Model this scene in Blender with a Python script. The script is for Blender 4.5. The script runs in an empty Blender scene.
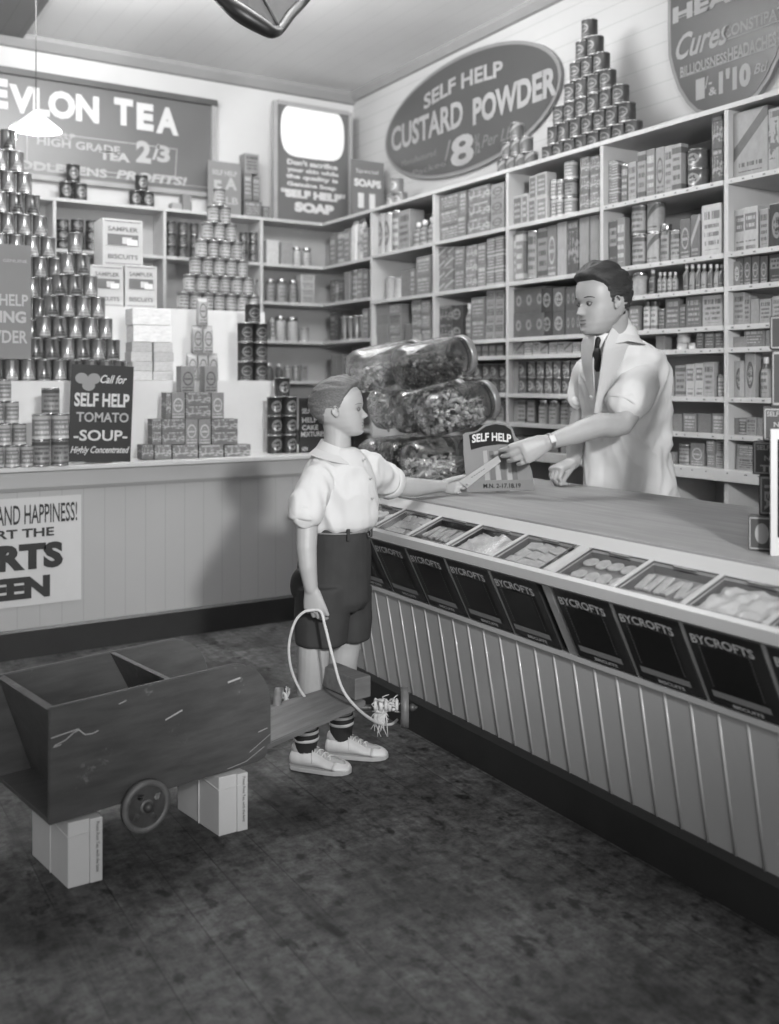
import bpy, bmesh, math, random
from mathutils import Vector, Matrix, noise
random.seed(7)
PI = math.pi
C = bpy.context.scene.collection
# ---------------------------------------------------------------- camera frame
YAW = math.radians(31.7); CX, HY, FP, H = 389.5, 381.0, 977.0, 1.25
Fv = Vector((math.sin(YAW), math.cos(YAW), 0)); Rv = Vector((math.cos(YAW), -math.sin(YAW), 0)); UP = Vector((0, 0, 1))
def cam(px, py, Z): return Fv*Z + Rv*((px-CX)/FP*Z) + Vector((0, 0, H-(py-HY)/FP*Z))
def onX(px, py, X): return cam(px, py, X/(Fv.x+(px-CX)/FP*Rv.x))
def onY(px, py, Y): return cam(px, py, Y/(Fv.y+(px-CX)/FP*Rv.y))
def onZ(px, py, h): return cam(px, py, (H-h)*FP/(py-HY))
def g(v): # display grey 0..255 to linear
    v /= 255.0
    return v/12.92 if v <= .04045 else ((v+.055)/1.055)**2.4
# ---------------------------------------------------------------- materials
def newmat(name):
    m = bpy.data.materials.new(name); m.use_nodes = True
    nt = m.node_tree; nt.nodes.clear()
    o = nt.nodes.new('ShaderNodeOutputMaterial'); b = nt.nodes.new('ShaderNodeBsdfPrincipled')
    nt.links.new(b.outputs[0], o.inputs[0])
    return m, nt, b
class N:
    """small helper to write node maths"""
    def __init__(s, nt): s.nt = nt
    def inp(s, sock, v):
        if isinstance(v, (int, float)): sock.default_value = v
        elif isinstance(v, tuple): sock.default_value = v
        else: s.nt.links.new(v, sock)
    def m(s, op, a, b=0.0, c=0.0):
        n = s.nt.nodes.new('ShaderNodeMath'); n.operation = op
        s.inp(n.inputs[0], a); s.inp(n.inputs[1], b)
        if len(n.inputs) > 2: s.inp(n.inputs[2], c)
        return n.outputs[0]
    def ramp(s, v, a, b, lo=0.0, hi=1.0):
        n = s.nt.nodes.new('ShaderNodeMapRange'); n.clamp = True
        for i, x in enumerate((v, a, b, lo, hi)): s.inp(n.inputs[i], x)
        return n.outputs[0]
    def coord(s, kind='Object'):
        n = s.nt.nodes.new('ShaderNodeTexCoord'); return n.outputs[kind]
    def xyz(s, v):
        n = s.nt.nodes.new('ShaderNodeSeparateXYZ'); s.nt.links.new(v, n.inputs[0]); return n.outputs
    def comb(s, x, y, z):
        n = s.nt.nodes.new('ShaderNodeCombineXYZ')
        for i, q in enumerate((x, y, z)): s.inp(n.inputs[i], q)
        return n.outputs[0]
    def scale(s, v, sc):
        n = s.nt.nodes.new('ShaderNodeMapping'); s.nt.links.new(v, n.inputs[0]); n.inputs['Scale'].default_value = sc; return n.outputs[0]
    def noise(s, v, sc, det=3.0, rough=.55):
        n = s.nt.nodes.new('ShaderNodeTexNoise'); s.nt.links.new(v, n.inputs['Vector'])
        n.inputs['Scale'].default_value = sc; n.inputs['Detail'].default_value = det; n.inputs['Roughness'].default_value = rough
        return n.outputs[0]
    def mix(s, f, a, b): # scalar mix
        n = s.nt.nodes.new('ShaderNodeMix'); n.data_type = 'FLOAT'
        s.inp(n.inputs[0], f); s.inp(n.inputs[2], a); s.inp(n.inputs[3], b); return n.outputs[0]
    def bump(s, h, strength=.3, dist=.01):
        n = s.nt.nodes.new('ShaderNodeBump'); s.nt.links.new(h, n.inputs['Height'])
        n.inputs['Strength'].default_value = strength; n.inputs['Distance'].default_value = dist; return n.outputs[0]
    def AND(s, *a):
        r = a[0]
        for q in a[1:]: r = s.m('MULTIPLY', r, q)
        return r
    def box(s, v, lo, hi): return s.m('MULTIPLY', s.m('GREATER_THAN', v, lo), s.m('LESS_THAN', v, hi))
MC = {}
def mat(name, v, rough=.55, metal=0.0, var=.12, sc=6.0, bump=0.0, stretch=(1, 1, 1), spec=.5, emis=0.0, coat=0.0):
    """plain grey material with soft procedural tone variation; v = display grey"""
    if name in MC: return MC[name]
    m, nt, b = newmat(name); n = N(nt)
    co = n.scale(n.coord('Object'), stretch)
    t = n.noise(co, sc, 4)
    lv = g(v)
    val = n.ramp(t, .25, .75, lv*(1-var), lv*(1+var))
    nt.links.new(n.comb(val, val, val), b.inputs['Base Color'])
    b.inputs['Roughness'].default_value = rough; b.inputs['Metallic'].default_value = metal
    b.inputs['Specular IOR Level'].default_value = spec
    if coat: b.inputs['Coat Weight'].default_value = coat; b.inputs['Coat Roughness'].default_value = .15
    if bump:
        nt.links.new(n.bump(n.noise(co, sc*4, 4), bump, .004), b.inputs['Normal'])
    if emis:
        b.inputs['Emission Color'].default_value = (1, 1, 1, 1); b.inputs['Emission Strength'].default_value = emis
    MC[name] = m
    return m
def wood(name, v, axis=1, var=.3, rough=.5, sc=3.0, worn=0.0, plank=0.0, seam=.25):
    """grained wood; axis = grain direction; plank = plank width across"""
    if name in MC: return MC[name]
    m, nt, b = newmat(name); n = N(nt); co = n.coord('Object')
    st = [14, 14, 14]; st[axis] = 1.0
    gr = n.noise(n.scale(co, tuple(st)), sc, 6, .62)
    big = n.noise(co, 2.2, 4)
    lv = g(v)
    val = n.m('MULTIPLY', n.ramp(gr, .3, .7, 1-var, 1+var), n.ramp(big, .3, .7, lv*(1-var*.7), lv*(1+var*.7)))
    if plank:
        x = n.xyz(co); a = x[1-axis] if axis < 2 else x[0]
        p = n.m('DIVIDE', a, plank); fr = n.m('FRACT', p)
        edge = n.m('LESS_THAN', n.m('MINIMUM', fr, n.m('SUBTRACT', 1.0, fr)), .012/plank*.25)
        wn = nt.nodes.new('ShaderNodeTexWhiteNoise'); wn.noise_dimensions = '1D'; nt.links.new(n.m('FLOOR', p), wn.inputs['W'])
        val = n.m('MULTIPLY', val, n.ramp(wn.outputs[0], 0, 1, .85, 1.15))
        val = n.m('MULTIPLY', val, n.mix(edge, 1.0, seam))
    if worn: # pale scuffs
        s = n.noise(co, 9, 6, .7); s2 = n.noise(co, 60, 2)
        k = n.m('MULTIPLY', n.ramp(s, .62, .72), n.ramp(s2, .5, .6))
        val = n.mix(n.m('MULTIPLY', k, worn), val, g(165))
    nt.links.new(n.comb(val, val, val), b.inputs['Base Color'])
    b.inputs['Roughness'].default_value = rough
    nt.links.new(n.bump(gr, .15, .003), b.inputs['Normal'])
    MC[name] = m
    return m
def glassmat(name='clear_glass', rough=.02, tint=.93, refl=.06):
    if name in MC: return MC[name]
    m = bpy.data.materials.new(name); m.use_nodes = True; nt = m.node_tree; nt.nodes.clear()
    o = nt.nodes.new('ShaderNodeOutputMaterial'); t = nt.nodes.new('ShaderNodeBsdfTransparent'); t.inputs[0].default_value = (tint, tint, tint, 1)
    gl = nt.nodes.new('ShaderNodeBsdfGlossy'); gl.inputs['Roughness'].default_value = rough
    lw = nt.nodes.new('ShaderNodeLayerWeight'); lw.inputs[0].default_value = .35
    mr = nt.nodes.new('ShaderNodeMapRange'); mr.inputs[3].default_value = refl; mr.inputs[4].default_value = .85
    pw = nt.nodes.new('ShaderNodeMath'); pw.operation = 'POWER'; pw.inputs[1].default_value = 2.0
    nt.links.new(lw.outputs['Facing'], pw.inputs[0]); nt.links.new(pw.outputs[0], mr.inputs[0])
    mx = nt.nodes.new('ShaderNodeMixShader'); nt.links.new(mr.outputs[0], mx.inputs[0]); nt.links.new(t.outputs[0], mx.inputs[1]); nt.links.new(gl.outputs[0], mx.inputs[2])
    nt.links.new(mx.outputs[0], o.inputs[0]); MC[name] = m
    return m
def realglass(name):
    if name in MC: return MC[name]
    m = bpy.data.materials.new(name); m.use_nodes = True; nt = m.node_tree; nt.nodes.clear()
    o = nt.nodes.new('ShaderNodeOutputMaterial'); t = nt.nodes.new('ShaderNodeBsdfTransparent'); t.inputs[0].default_value = (.93, .93, .93, 1)
    gl = nt.nodes.new('ShaderNodeBsdfGlass'); gl.inputs['Roughness'].default_value = .02; gl.inputs['IOR'].default_value = 1.5; gl.inputs[0].default_value = (.97, .97, .97, 1)
    mx = nt.nodes.new('ShaderNodeMixShader'); mx.inputs[0].default_value = .6; nt.links.new(t.outputs[0], mx.inputs[1]); nt.links.new(gl.outputs[0], mx.inputs[2])
    nt.links.new(mx.outputs[0], o.inputs[0]); MC[name] = m
    return m
def pattern(kind, rough=.45):
    """printed pack design in the pack's own generated coordinates; the pack's colour comes from object colour"""
    name = 'printed_pack_'+kind
    if name in MC: return MC[name]
    m, nt, b = newmat(name); n = N(nt)
    x, y, z = n.xyz(n.coord('Generated'))[:3]
    oi = nt.nodes.new('ShaderNodeObjectInfo'); base = n.xyz(oi.outputs['Color'])[0]; rnd = oi.outputs['Random']
    ink = n.mix(n.m('GREATER_THAN', base, .22), n.m('ADD', n.m('MULTIPLY', base, 1.6), .12), n.m('MULTIPLY', base, .38))
    def rows(nr, x0, x1, z0, z1, dens=26.0):
        zz = n.m('MULTIPLY', z, nr); fz = n.m('FRACT', zz); fl = n.m('FLOOR', zz)
        v = n.comb(n.m('ADD', x, n.m('MULTIPLY', rnd, 7)), n.m('MULTIPLY', fl, .37), 0.0)
        t = n.noise(v, dens, 1)
        return n.AND(n.box(fz, .28, .78), n.box(x, x0, x1), n.box(z, z0, z1), n.m('GREATER_THAN', t, .43))
    def ell(cx, cz, rx, rz):
        a = n.m('DIVIDE', n.m('SUBTRACT', x, cx), rx); c = n.m('DIVIDE', n.m('SUBTRACT', z, cz), rz)
        return n.m('ADD', n.m('MULTIPLY', a, a), n.m('MULTIPLY', c, c))
    if kind == 'plain': k = n.ramp(n.noise(n.coord('Generated'), 5, 3), .55, .8, 0, .25)
    elif kind == 'text': k = n.m('MAXIMUM', rows(6, .14, .86, .12, .62), rows(3.2, .1, .9, .66, .95, 12))
    elif kind == 'oval':
        e = ell(.5, .52, .36, .27); k = n.m('MAXIMUM', n.box(e, .62, 1.0), rows(7, .25, .75, .42, .62)); k = n.m('MAXIMUM', k, rows(8, .1, .9, .04, .2))
    elif kind == 'disc':
        e = ell(.5, .5, .34, .3); k = n.m('LESS_THAN', e, 1.0); k = n.m('SUBTRACT', k, n.AND(n.m('LESS_THAN', e, .5), n.m('GREATER_THAN', n.noise(n.coord('Generated'), 9, 2), .5)))
    elif kind == 'bands': k = n.m('MAXIMUM', n.m('MAXIMUM', n.box(z, .8, .93), n.box(z, .06, .16)), rows(5, .12, .88, .25, .72))
    elif kind == 'split': k = n.m('MAXIMUM', n.m('SUBTRACT', n.AND(n.box(z, .48, .86), n.box(x, .1, .9)), rows(6, .18, .82, .5, .82, 12)), rows(6, .15, .85, .05, .25))
    elif kind == 'diag':
        d = n.m('SUBTRACT', n.m('MULTIPLY', x, .6), z); k = n.m('MAXIMUM', n.box(d, -.45, -.25), rows(8, .15, .85, .08, .28))
    elif kind == 'pic': k = n.m('GREATER_THAN', n.noise(n.scale(n.coord('Generated'), (1.2, .3, 1.6)), 4, 3), .52); k = n.m('MULTIPLY', k, n.box(z, .2, .8)); k = n.m('MAXIMUM', k, rows(5, .1, .9, .82, .98, 14))
    elif kind == 'border':
        k = n.m('SUBTRACT', 1.0, n.m('MULTIPLY', n.box(x, .1, .9), n.box(z, .08, .92))); k = n.m('MAXIMUM', k, rows(5, .2, .8, .2, .8, 16))
    elif kind == 'bell': # pale figure shape on a shiny tin
        w = n.ramp(z, .15, .6, .36, .11); ax = n.m('ABSOLUTE', n.m('SUBTRACT', x, .5)); k = n.m('MULTIPLY', n.m('LESS_THAN', ax, w), n.box(z, .1, .92)); k = n.m('SUBTRACT', k, n.m('MULTIPLY', rows(7, .2, .8, .15, .5), .6))
    elif kind == 'grid':
        fx = n.m('FRACT', n.m('MULTIPLY', x, 3)); e = n.m('ADD', n.m('POWER', n.m('SUBTRACT', fx, .5), 2.0), n.m('POWER', n.m('MULTIPLY', n.m('SUBTRACT', z, .5), 1.2), 2.0)); k = n.m('MULTIPLY', n.box(e, .015, .07), .7)
    val = n.mix(k, base, ink)
    val = n.m('MULTIPLY', val, n.ramp(n.noise(n.coord('Object'), 7, 3), .3, .7, .9, 1.1))
    nt.links.new(n.comb(val, val, val), b.inputs['Base Color'])
    b.inputs['Roughness'].default_value = .24 if kind in ('bell', 'disc') else rough
    if kind == 'bell': b.inputs['Metallic'].default_value = .45
    MC[name] = m
    return m
# ---------------------------------------------------------------- mesh helpers
def T(x=0, y=0, z=0): return Matrix.Translation((x, y, z))
def frame(o, x, y, z): # matrix with given axes
    M = Matrix((x, y, z)).transposed().to_4x4(); M.translation = o
    return M
def box(bm, x0, x1, y0, y1, z0, z1, M=None, mi=0, bev=0.0):
    vs = [bm.verts.new((x, y, z)) for z in (z0, z1) for x, y in ((x0, y0), (x1, y0), (x1, y1), (x0, y1))]
    fs = [bm.faces.new([vs[i] for i in q]) for q in ((3, 2, 1, 0), (4, 5, 6, 7), (0, 1, 5, 4), (1, 2, 6, 5), (2, 3, 7, 6), (3, 0, 4, 7))]
    for f in fs: f.material_index = mi
    if M: bmesh.ops.transform(bm, matrix=M, verts=vs)
    if bev:
        es = set(e for f in fs for e in f.edges)
        r = bmesh.ops.bevel(bm, geom=list(es), offset=bev, segments=2, affect='EDGES', profile=.6)
        for f in r['faces']: f.material_index = mi
    return fs
def prism(bm, pts, vec, mi=0, M=None): # pts: list of 3D points of a face, vec: extrusion
    a = [bm.verts.new(p) for p in pts]; b = [bm.verts.new(Vector(p)+Vector(vec)) for p in pts]
    n = len(pts); fs = [bm.faces.new(a), bm.faces.new(b[::-1])]
    for i in range(n): fs.append(bm.faces.new((a[i], b[i], b[(i+1) % n], a[(i+1) % n])))
    for f in fs: f.material_index = mi
    if M: bmesh.ops.transform(bm, matrix=M, verts=a+b)
    bmesh.ops.recalc_face_normals(bm, faces=fs)
    return fs
def lathe(bm, prof, seg=24, M=None, mi=0, mis=None):
    rings = []; nv = []
    for r, z in prof:
        if r < 1e-6: v = [bm.verts.new((0, 0, z))]
        else: v = [bm.verts.new((r*math.cos(2*PI*i/seg), r*math.sin(2*PI*i/seg), z)) for i in range(seg)]
        rings.append(v); nv += v
    for k in range(len(rings)-1):
        a, b = rings[k], rings[k+1]; m = mis[k] if mis else mi
        for i in range(seg):
            j = (i+1) % seg
            if len(a) == 1 and len(b) == 1: continue
            if len(a) == 1: f = bm.faces.new((a[0], b[j], b[i]))
            elif len(b) == 1: f = bm.faces.new((a[i], a[j], b[0]))
            else: f = bm.faces.new((a[i], a[j], b[j], b[i]))
            f.material_index = m; f.smooth = True
    if M: bmesh.ops.transform(bm, matrix=M, verts=nv)
    return nv
def loft(bm, rings, seg=20, mi=0, cap=True, closed=False):
    """rings: (centre, vec_a, vec_b) ellipses"""
    R = []
    for c, a, b in rings:
        R.append([bm.verts.new(Vector(c)+Vector(a)*math.cos(2*PI*i/seg)+Vector(b)*math.sin(2*PI*i/seg)) for i in range(seg)])
    fs = []
    K = len(R)
    for k in range(K if closed else K-1):
        A, B = R[k], R[(k+1) % K]
        for i in range(seg):
            j = (i+1) % seg
            f = bm.faces.new((A[i], A[j], B[j], B[i])); f.material_index = mi; f.smooth = True; fs.append(f)
    if cap and not closed:
        fs.append(bm.faces.new(R[0][::-1])); fs.append(bm.faces.new(R[-1]))
    for f in fs: f.material_index = mi
    bmesh.ops.recalc_face_normals(bm, faces=fs)
    return R
def catmull(pts, n=6):
    out = []
    P = [pts[0]]+list(pts)+[pts[-1]]
    for i in range(1, len(P)-2):
        for k in range(n):
            t = k/n; p0, p1, p2, p3 = P[i-1], P[i], P[i+1], P[i+2]
            out.append(.5*((2*p1)+(p2-p0)*t+(2*p0-5*p1+4*p2-p3)*t*t+(3*p1-p0-3*p2+p3)*t**3))
    out.append(P[-2]); return out
def tube(bm, pts, rad, seg=12, mi=0, flat=1.0, side=None, n=0, rounded=True):
    """tapered tube through points; rad number or list; flat squashes along the normal of `side`"""
    pts = [Vector(p) for p in pts]
    rr = list(rad) if isinstance(rad, (list, tuple)) else [rad]*len(pts)
    if n:
        Q = catmull([Vector((*p, 0)).to_3d() for p in pts], n); R2 = catmull([Vector((r, 0, 0)) for r in rr], n); pts = Q; rr = [v.x for v in R2]
    rings = []; up = side.copy() if side else None
    for i, p in enumerate(pts):
        d = (pts[min(i+1, len(pts)-1)]-pts[max(i-1, 0)]).normalized()
        if up is None: up = Vector((0, 0, 1)) if abs(d.z) < .9 else Vector((1, 0, 0))
        a = up.cross(d)
        if a.length < 1e-5: a = Vector((1, 0, 0)).cross(d)
        a.normalize(); b = d.cross(a).normalized()
        if not side: up = b
        rings.append((p, a*rr[i], b*rr[i]*flat, d))
    if rounded:
        def endc(k, sgn):
            p, a, b, d = rings[k]; L = rr[k]; return [(p+d*sgn*L*math.sin(t), a*math.cos(t), b*math.cos(t)) for t in (.5, 1.0, 1.35)]
        st = endc(0, -1)[::-1]; en = endc(-1, 1)
        rg = st+[r[:3] for r in rings]+en
    else: rg = [r[:3] for r in rings]
    return loft(bm, rg, seg, mi)
def ball(bm, c, r, M=None, mi=0, u=16, v=10): # r number or 3-vector
    if isinstance(r, (int, float)): r = (r, r, r)
    nv = bmesh.ops.create_uvsphere(bm, u_segments=u, v_segments=v, radius=1.0)['verts']
    mm = T(*c) @ (M or Matrix.Identity(4)) @ Matrix.Diagonal((*r, 1))
    bmesh.ops.transform(bm, matrix=mm, verts=nv)
    for f in set(f for q in nv for f in q.link_faces): f.smooth = True; f.material_index = mi
    return nv
def tomesh(name, bm, mats, smooth=None):
    me = bpy.data.meshes.new(name); bm.to_mesh(me); bm.free()
    for m in (mats if isinstance(mats, (list, tuple)) else [mats]): me.materials.append(m)
    if smooth: 
        for p in me.polygons: p.use_smooth = True
    return me
LOC = {}
def obj(name, bm, mats=None, parent=None, smooth=None, loc=None, rot=0.0):
    if isinstance(bm, bmesh.types.BMesh) and bm.verts.layers.int.get('ln'):
        ly = bm.verts.layers.int['ln']; ids = sorted(set(v[ly] for v in bm.verts)); last = None
        for k in ids:
            b2 = bm.copy(); l2 = b2.verts.layers.int['ln']
            bmesh.ops.delete(b2, geom=[v for v in b2.verts if v[l2] != k], context='VERTS'); b2.verts.layers.int.remove(b2.verts.layers.int['ln'])
            last = obj(name, b2, mats, parent, smooth)
        bm.free(); return last
    """one mesh object; mesh authored in world space unless loc is given"""
    me = tomesh(name, bm, mats, smooth) if isinstance(bm, bmesh.types.BMesh) else bm
    o = bpy.data.objects.new(name, me); C.objects.link(o)
    if loc is not None: o.location = loc; o.rotation_euler = (0, 0, rot)
    if parent is not None:
        o.parent = parent
        if parent.name in LOC: o.matrix_parent_inverse = LOC[parent.name].inverted()
    return o
def tag(o, label=None, cat=None, group=None, kind=None):
    if label: o['label'] = label
    if cat: o['category'] = cat
    if group: o['group'] = group
    if kind: o['kind'] = kind
    return o
def thing(name, label, cat, loc=(0, 0, 0), group=None):
    o = bpy.data.objects.new(name, None); C.objects.link(o); o.location = loc; o.empty_display_size = .1
    LOC[o.name] = T(*loc)
    return tag(o, label, cat, group)
def struct(name, bm, m): return tag(obj(name, bm, m), kind='structure')
def BM(): return bmesh.new()
def wbox(name, m, parent, x0, x1, y0, y1, z0, z1, bev=0.0, label=None):
    bm = BM(); box(bm, x0, x1, y0, y1, z0, z1, bev=bev); o = obj(name, bm, m, parent)
    if label: o['label'] = label
    return o
TC = {}; LN = [0]
def text_mesh(s, bold=0.0, shear=0.0, space=1.0):
    key = (s, bold, shear, space)
    if key in TC: return TC[key]
    cu = bpy.data.curves.new('lettering', 'FONT'); cu.body = s; cu.size = 1.0; cu.offset = bold; cu.shear = shear; cu.space_character = space
    cu.resolution_u = 3; cu.extrude = 0.0
    ob = bpy.data.objects.new('tmp_letters', cu); C.objects.link(ob)
    dg = bpy.context.evaluated_depsgraph_get()
    me = bpy.data.meshes.new_from_object(ob.evaluated_get(dg)); bpy.data.objects.remove(ob)
    vs = [v.co.copy() for v in me.vertices]; fs = [tuple(p.vertices) for p in me.polygons]
    bpy.data.meshes.remove(me)
    x0 = min(v.x for v in vs); x1 = max(v.x for v in vs); y0 = min(v.y for v in vs); y1 = max(v.y for v in vs)
    vs = [((v.x-x0)/(x1-x0)-.5, (v.y-y0)/(y1-y0)-.5) for v in vs]
    TC[key] = (vs, fs); return TC[key]
def letters(bm, s, o, R, U, w, h, bold=.02, shear=0.0, arc=0.0, mi=0, space=1.0, slope=0.0):
    """write s centred on o, in plane R,U, to the given width and height, raised by 1.5 mm"""
    vs, fs = text_mesh(s, bold, shear, space)
    nrm = R.cross(U).normalized()
    def P(x, y, d): return o+R*(x*w)+U*(y*h*(1+slope*x)-arc*(2*x)**2)+nrm*d
    ly = bm.verts.layers.int.get('ln') or bm.verts.layers.int.new('ln')
    LN[0] += 1
    a = [bm.verts.new(P(x, y, .0016)) for x, y in vs]
    for v in a: v[ly] = LN[0]
    for f in fs:
        try: q = bm.faces.new([a[i] for i in f]); q.material_index = mi
        except ValueError: pass
def remeshed(bm, voxel=.004, smooth=4, fac=.5):
    """union of overlapping closed shells as one continuous surface"""
    me = bpy.data.meshes.new('tmp'); bm.to_mesh(me); bm.free()
    ob = bpy.data.objects.new('tmp_remesh', me); C.objects.link(ob)
    r = ob.modifiers.new('r', 'REMESH'); r.mode = 'VOXEL'; r.voxel_size = voxel; r.use_smooth_shade = True
    if smooth: s = ob.modifiers.new('s', 'SMOOTH'); s.iterations = smooth; s.factor = fac
    dg = bpy.context.evaluated_depsgraph_get()
    out = bpy.data.meshes.new_from_object(ob.evaluated_get(dg)); bpy.data.objects.remove(ob); bpy.data.meshes.remove(me)
    for p in out.polygons: p.use_smooth = True
    return out
ORD = ['', 'first', 'second', 'third', 'fourth', 'fifth', 'sixth', 'seventh', 'eighth', 'ninth', 'tenth', 'eleventh', 'twelfth', 'thirteenth', 'fourteenth', 'fifteenth', 'sixteenth']
# ================================================================ the room
XW, YW, XS, YS, HC = 3.96, 6.98, 3.55, 6.73, 3.60
white_wall = mat('white_painted_plaster', 192, .6, var=.05, sc=1.5)
cream = mat('cream_gloss_paint', 178, .42, var=.05, sc=3)
shelf_paint = mat('pale_shelf_paint', 186, .5, var=.08, sc=5)
dark_skirt = mat('dark_skirting_paint', 46, .4, var=.2, sc=5)
# floor boards with stains
def floor_mat():
    m, nt, b = newmat('stained_floor_boards'); n = N(nt); co = n.coord('Object'); x = n.xyz(co)
    W = .135
    p = n.m('DIVIDE', x[0], W); fr = n.m('FRACT', p); fl = n.m('FLOOR', p)
    edge = n.m('LESS_THAN', n.m('MINIMUM', fr, n.m('SUBTRACT', 1.0, fr)), .014)
    wn = nt.nodes.new('ShaderNodeTexWhiteNoise'); wn.noise_dimensions = '1D'; nt.links.new(fl, wn.inputs['W'])
    yy = n.m('ADD', x[1], n.m('MULTIPLY', wn.outputs[0], 2.3)); fy = n.m('FRACT', n.m('DIVIDE', yy, 2.3))
    butt = n.m('LESS_THAN', fy, .002)
    seam = n.m('MAXIMUM', edge, butt)
    gr = n.noise(n.scale(co, (16, 1.2, 16)), 3, 6, .65)
    st = n.noise(co, 3.3, 6, .62); spots = n.noise(n.scale(co, (1.6, 1.0, 1)), 11, 4, .55); worn = n.noise(co, 24, 6, .75)
    lane = n.noise(n.scale(co, (3.2, .55, 1)), 2.1, 3)
    v = n.ramp(gr, .3, .7, .78, 1.25)
    v = n.m('MULTIPLY', v, n.ramp(st, .32, .68, .5, 1.5))
    v = n.m('MULTIPLY', v, n.ramp(worn, .38, .62, .55, 1.55))
    v = n.m('MULTIPLY', v, n.ramp(spots, .58, .66, 1.0, .35))
    v = n.m('MULTIPLY', v, n.ramp(lane, .6, .7, 1.0, .5))
    v = n.m('MULTIPLY', v, n.ramp(wn.outputs[0], 0, 1, .88, 1.12))
    keep = n.ramp(n.noise(co, 1.7, 2), .4, .55)
    v = n.m('MULTIPLY', v, n.mix(n.m('MULTIPLY', seam, keep), 1.0, .55))
    v = n.m('MULTIPLY', v, g(76))
    nt.links.new(n.comb(v, v, v), b.inputs['Base Color'])
    nt.links.new(n.ramp(st, .3, .7, .42, .7), b.inputs['Roughness'])
    b.inputs['Specular IOR Level'].default_value = .3
    nt.links.new(n.bump(n.m('SUBTRACT', gr, n.m('MULTIPLY', seam, 1.5)), .25, .003), b.inputs['Normal'])
    return m
bm = BM(); box(bm, -1.6, XW+.15, -1.2, YW+.15, -.06, 0); struct('floor', bm, floor_mat())
def boards_mat(name, v, axis, W, dark=.72, rough=.5):
    m, nt, b = newmat(name); n = N(nt); co = n.coord('Object'); x = n.xyz(co)
    fr = n.m('FRACT', n.m('DIVIDE', x[axis], W)); e = n.m('LESS_THAN', fr, .05)
    val = n.m('MULTIPLY', n.mix(e, 1.0, dark), n.ramp(n.noise(co, 1.3, 3), .3, .7, g(v)*.95, g(v)*1.05))
    nt.links.new(n.comb(val, val, val), b.inputs['Base Color']); b.inputs['Roughness'].default_value = rough
    nt.links.new(n.bump(n.m('MULTIPLY', e, -1.0), .3, .004), b.inputs['Normal'])
    return m
bm = BM(); box(bm, XW, XW+.12, -1.2, YW+.12, 0, HC+.1); struct('wall_right', bm, boards_mat('white_board_lining', 178, 2, .105, .8))
bm = BM(); box(bm, -1.6, XW, YW, YW+.12, 0, HC+.1); struct('wall_back', bm, white_wall)
bm = BM(); box(bm, -1.6, XW+.12, -1.2, YW+.12, HC, HC+.1); struct('ceiling', bm, boards_mat('white_board_ceiling', 222, 0, .14, .93))
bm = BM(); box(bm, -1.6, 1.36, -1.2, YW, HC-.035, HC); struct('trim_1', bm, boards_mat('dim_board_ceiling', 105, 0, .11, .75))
bm = BM(); prism(bm, [(-1.6, YW, HC), (-1.6, YW-.07, HC), (-1.6, YW-.065, HC-.03), (-1.6, YW-.03, HC-.085), (-1.6, YW, HC-.09)], (XW+1.6, 0, 0)); struct('trim_2', bm, mat('grey_cornice_paint', 140, .5, var=.06))
bm = BM(); prism(bm, [(XW, -1.2, HC), (XW-.06, -1.2, HC), (XW-.055, -1.2, HC-.025), (XW-.025, -1.2, HC-.065), (XW, -1.2, HC-.07)], (0, YW+1.2-.03, 0)); struct('trim_3', bm, mat('grey_cornice_paint', 140))
# ================================================================ main counter (right)
CY0, CY1, CY2 = .45, 3.42, 3.66
def fx(h): return 1.912-(.086)*(h/.50)      # leaning front
cp = mat('counter_cream_paint', 172, .33, var=.05, sc=2.5, coat=.3)
counter = thing('shop_counter', 'long panelled shop counter with a wooden worktop between boy and shopman', 'counter', (2.3, 1.9, 0))
bm = BM()
prism(bm, [(fx(.13)+.003, CY0, .13), (fx(.5), CY0, .5), (fx(.5)+.02, CY0, .5), (fx(.13)+.023, CY0, .13)], (0, CY1-CY0, 0))
y = 2.0057
ys = []
while y < CY1: ys.append(y); y += .0812
y = 2.0057-.0812
while y > CY0: ys.append(y); y -= .0812
for y in ys:
    for dy in (0,):
        tube(bm, [(fx(.135)+.002, y+dy, .135), (fx(.495)+.0015, y+dy, .495)], .0042, 8, rounded=False)
obj('front_panel', bm, cp, counter)
bm = BM(); prism(bm, [(fx(0)-.012, CY0, 0), (fx(.12)-.012, CY0, .12), (fx(.14)-.002, CY0, .14), (fx(.14)+.02, CY0, .14), (fx(0)+.02, CY0, 0)], (0, CY1-CY0, 0)); o = obj('kickboard', bm, dark_skirt, counter); o['label'] = 'dark painted kickboard'
bm = BM(); box(bm, 1.935, 2.70, CY0+.002, CY2-.03, 0, .80); box(bm, fx(.13)+.025, 1.935, CY0+.002, CY0+.02, .0, .78); box(bm, fx(.13)+.025, 1.935, CY1-.02, CY1-.002, .0, .70); obj('carcass', bm, cp, counter)
wt = wood('worn_worktop_wood', 138, 1, var=.16, rough=.5, sc=2.2)
bm = BM(); box(bm, 1.922, 2.766, CY0-.02, CY2, .800, .827, bev=.004); obj('worktop', bm, wt, counter)
rail = mat('rail_cream_paint', 170, .35, var=.04, sc=3)
bm = BM(); prism(bm, [(1.722, CY0, .704), (1.708, CY0, .712), (1.710, CY0, .738), (1.724, CY0, .7455), (1.734, CY0, .742), (1.734, CY0, .708)], (0, CY1-CY0, 0)); obj('display_rail', bm, rail, counter)
bm = BM(); prism(bm, [(1.866, CY0, .796), (1.930, CY0, .823), (1.930, CY0, .80), (1.866, CY0, .778)], (0, CY1-CY0, 0)); obj('sloping_rail', bm, rail, counter)
bm = BM(); prism(bm, [(fx(.5)-.010, CY0, .492), (fx(.5)-.010, CY0, .506), (fx(.5)+.10, CY0, .506), (fx(.5)+.10, CY0, .492)], (0, CY1-CY0, 0)); obj('lower_ledge', bm, rail, counter)
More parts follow.
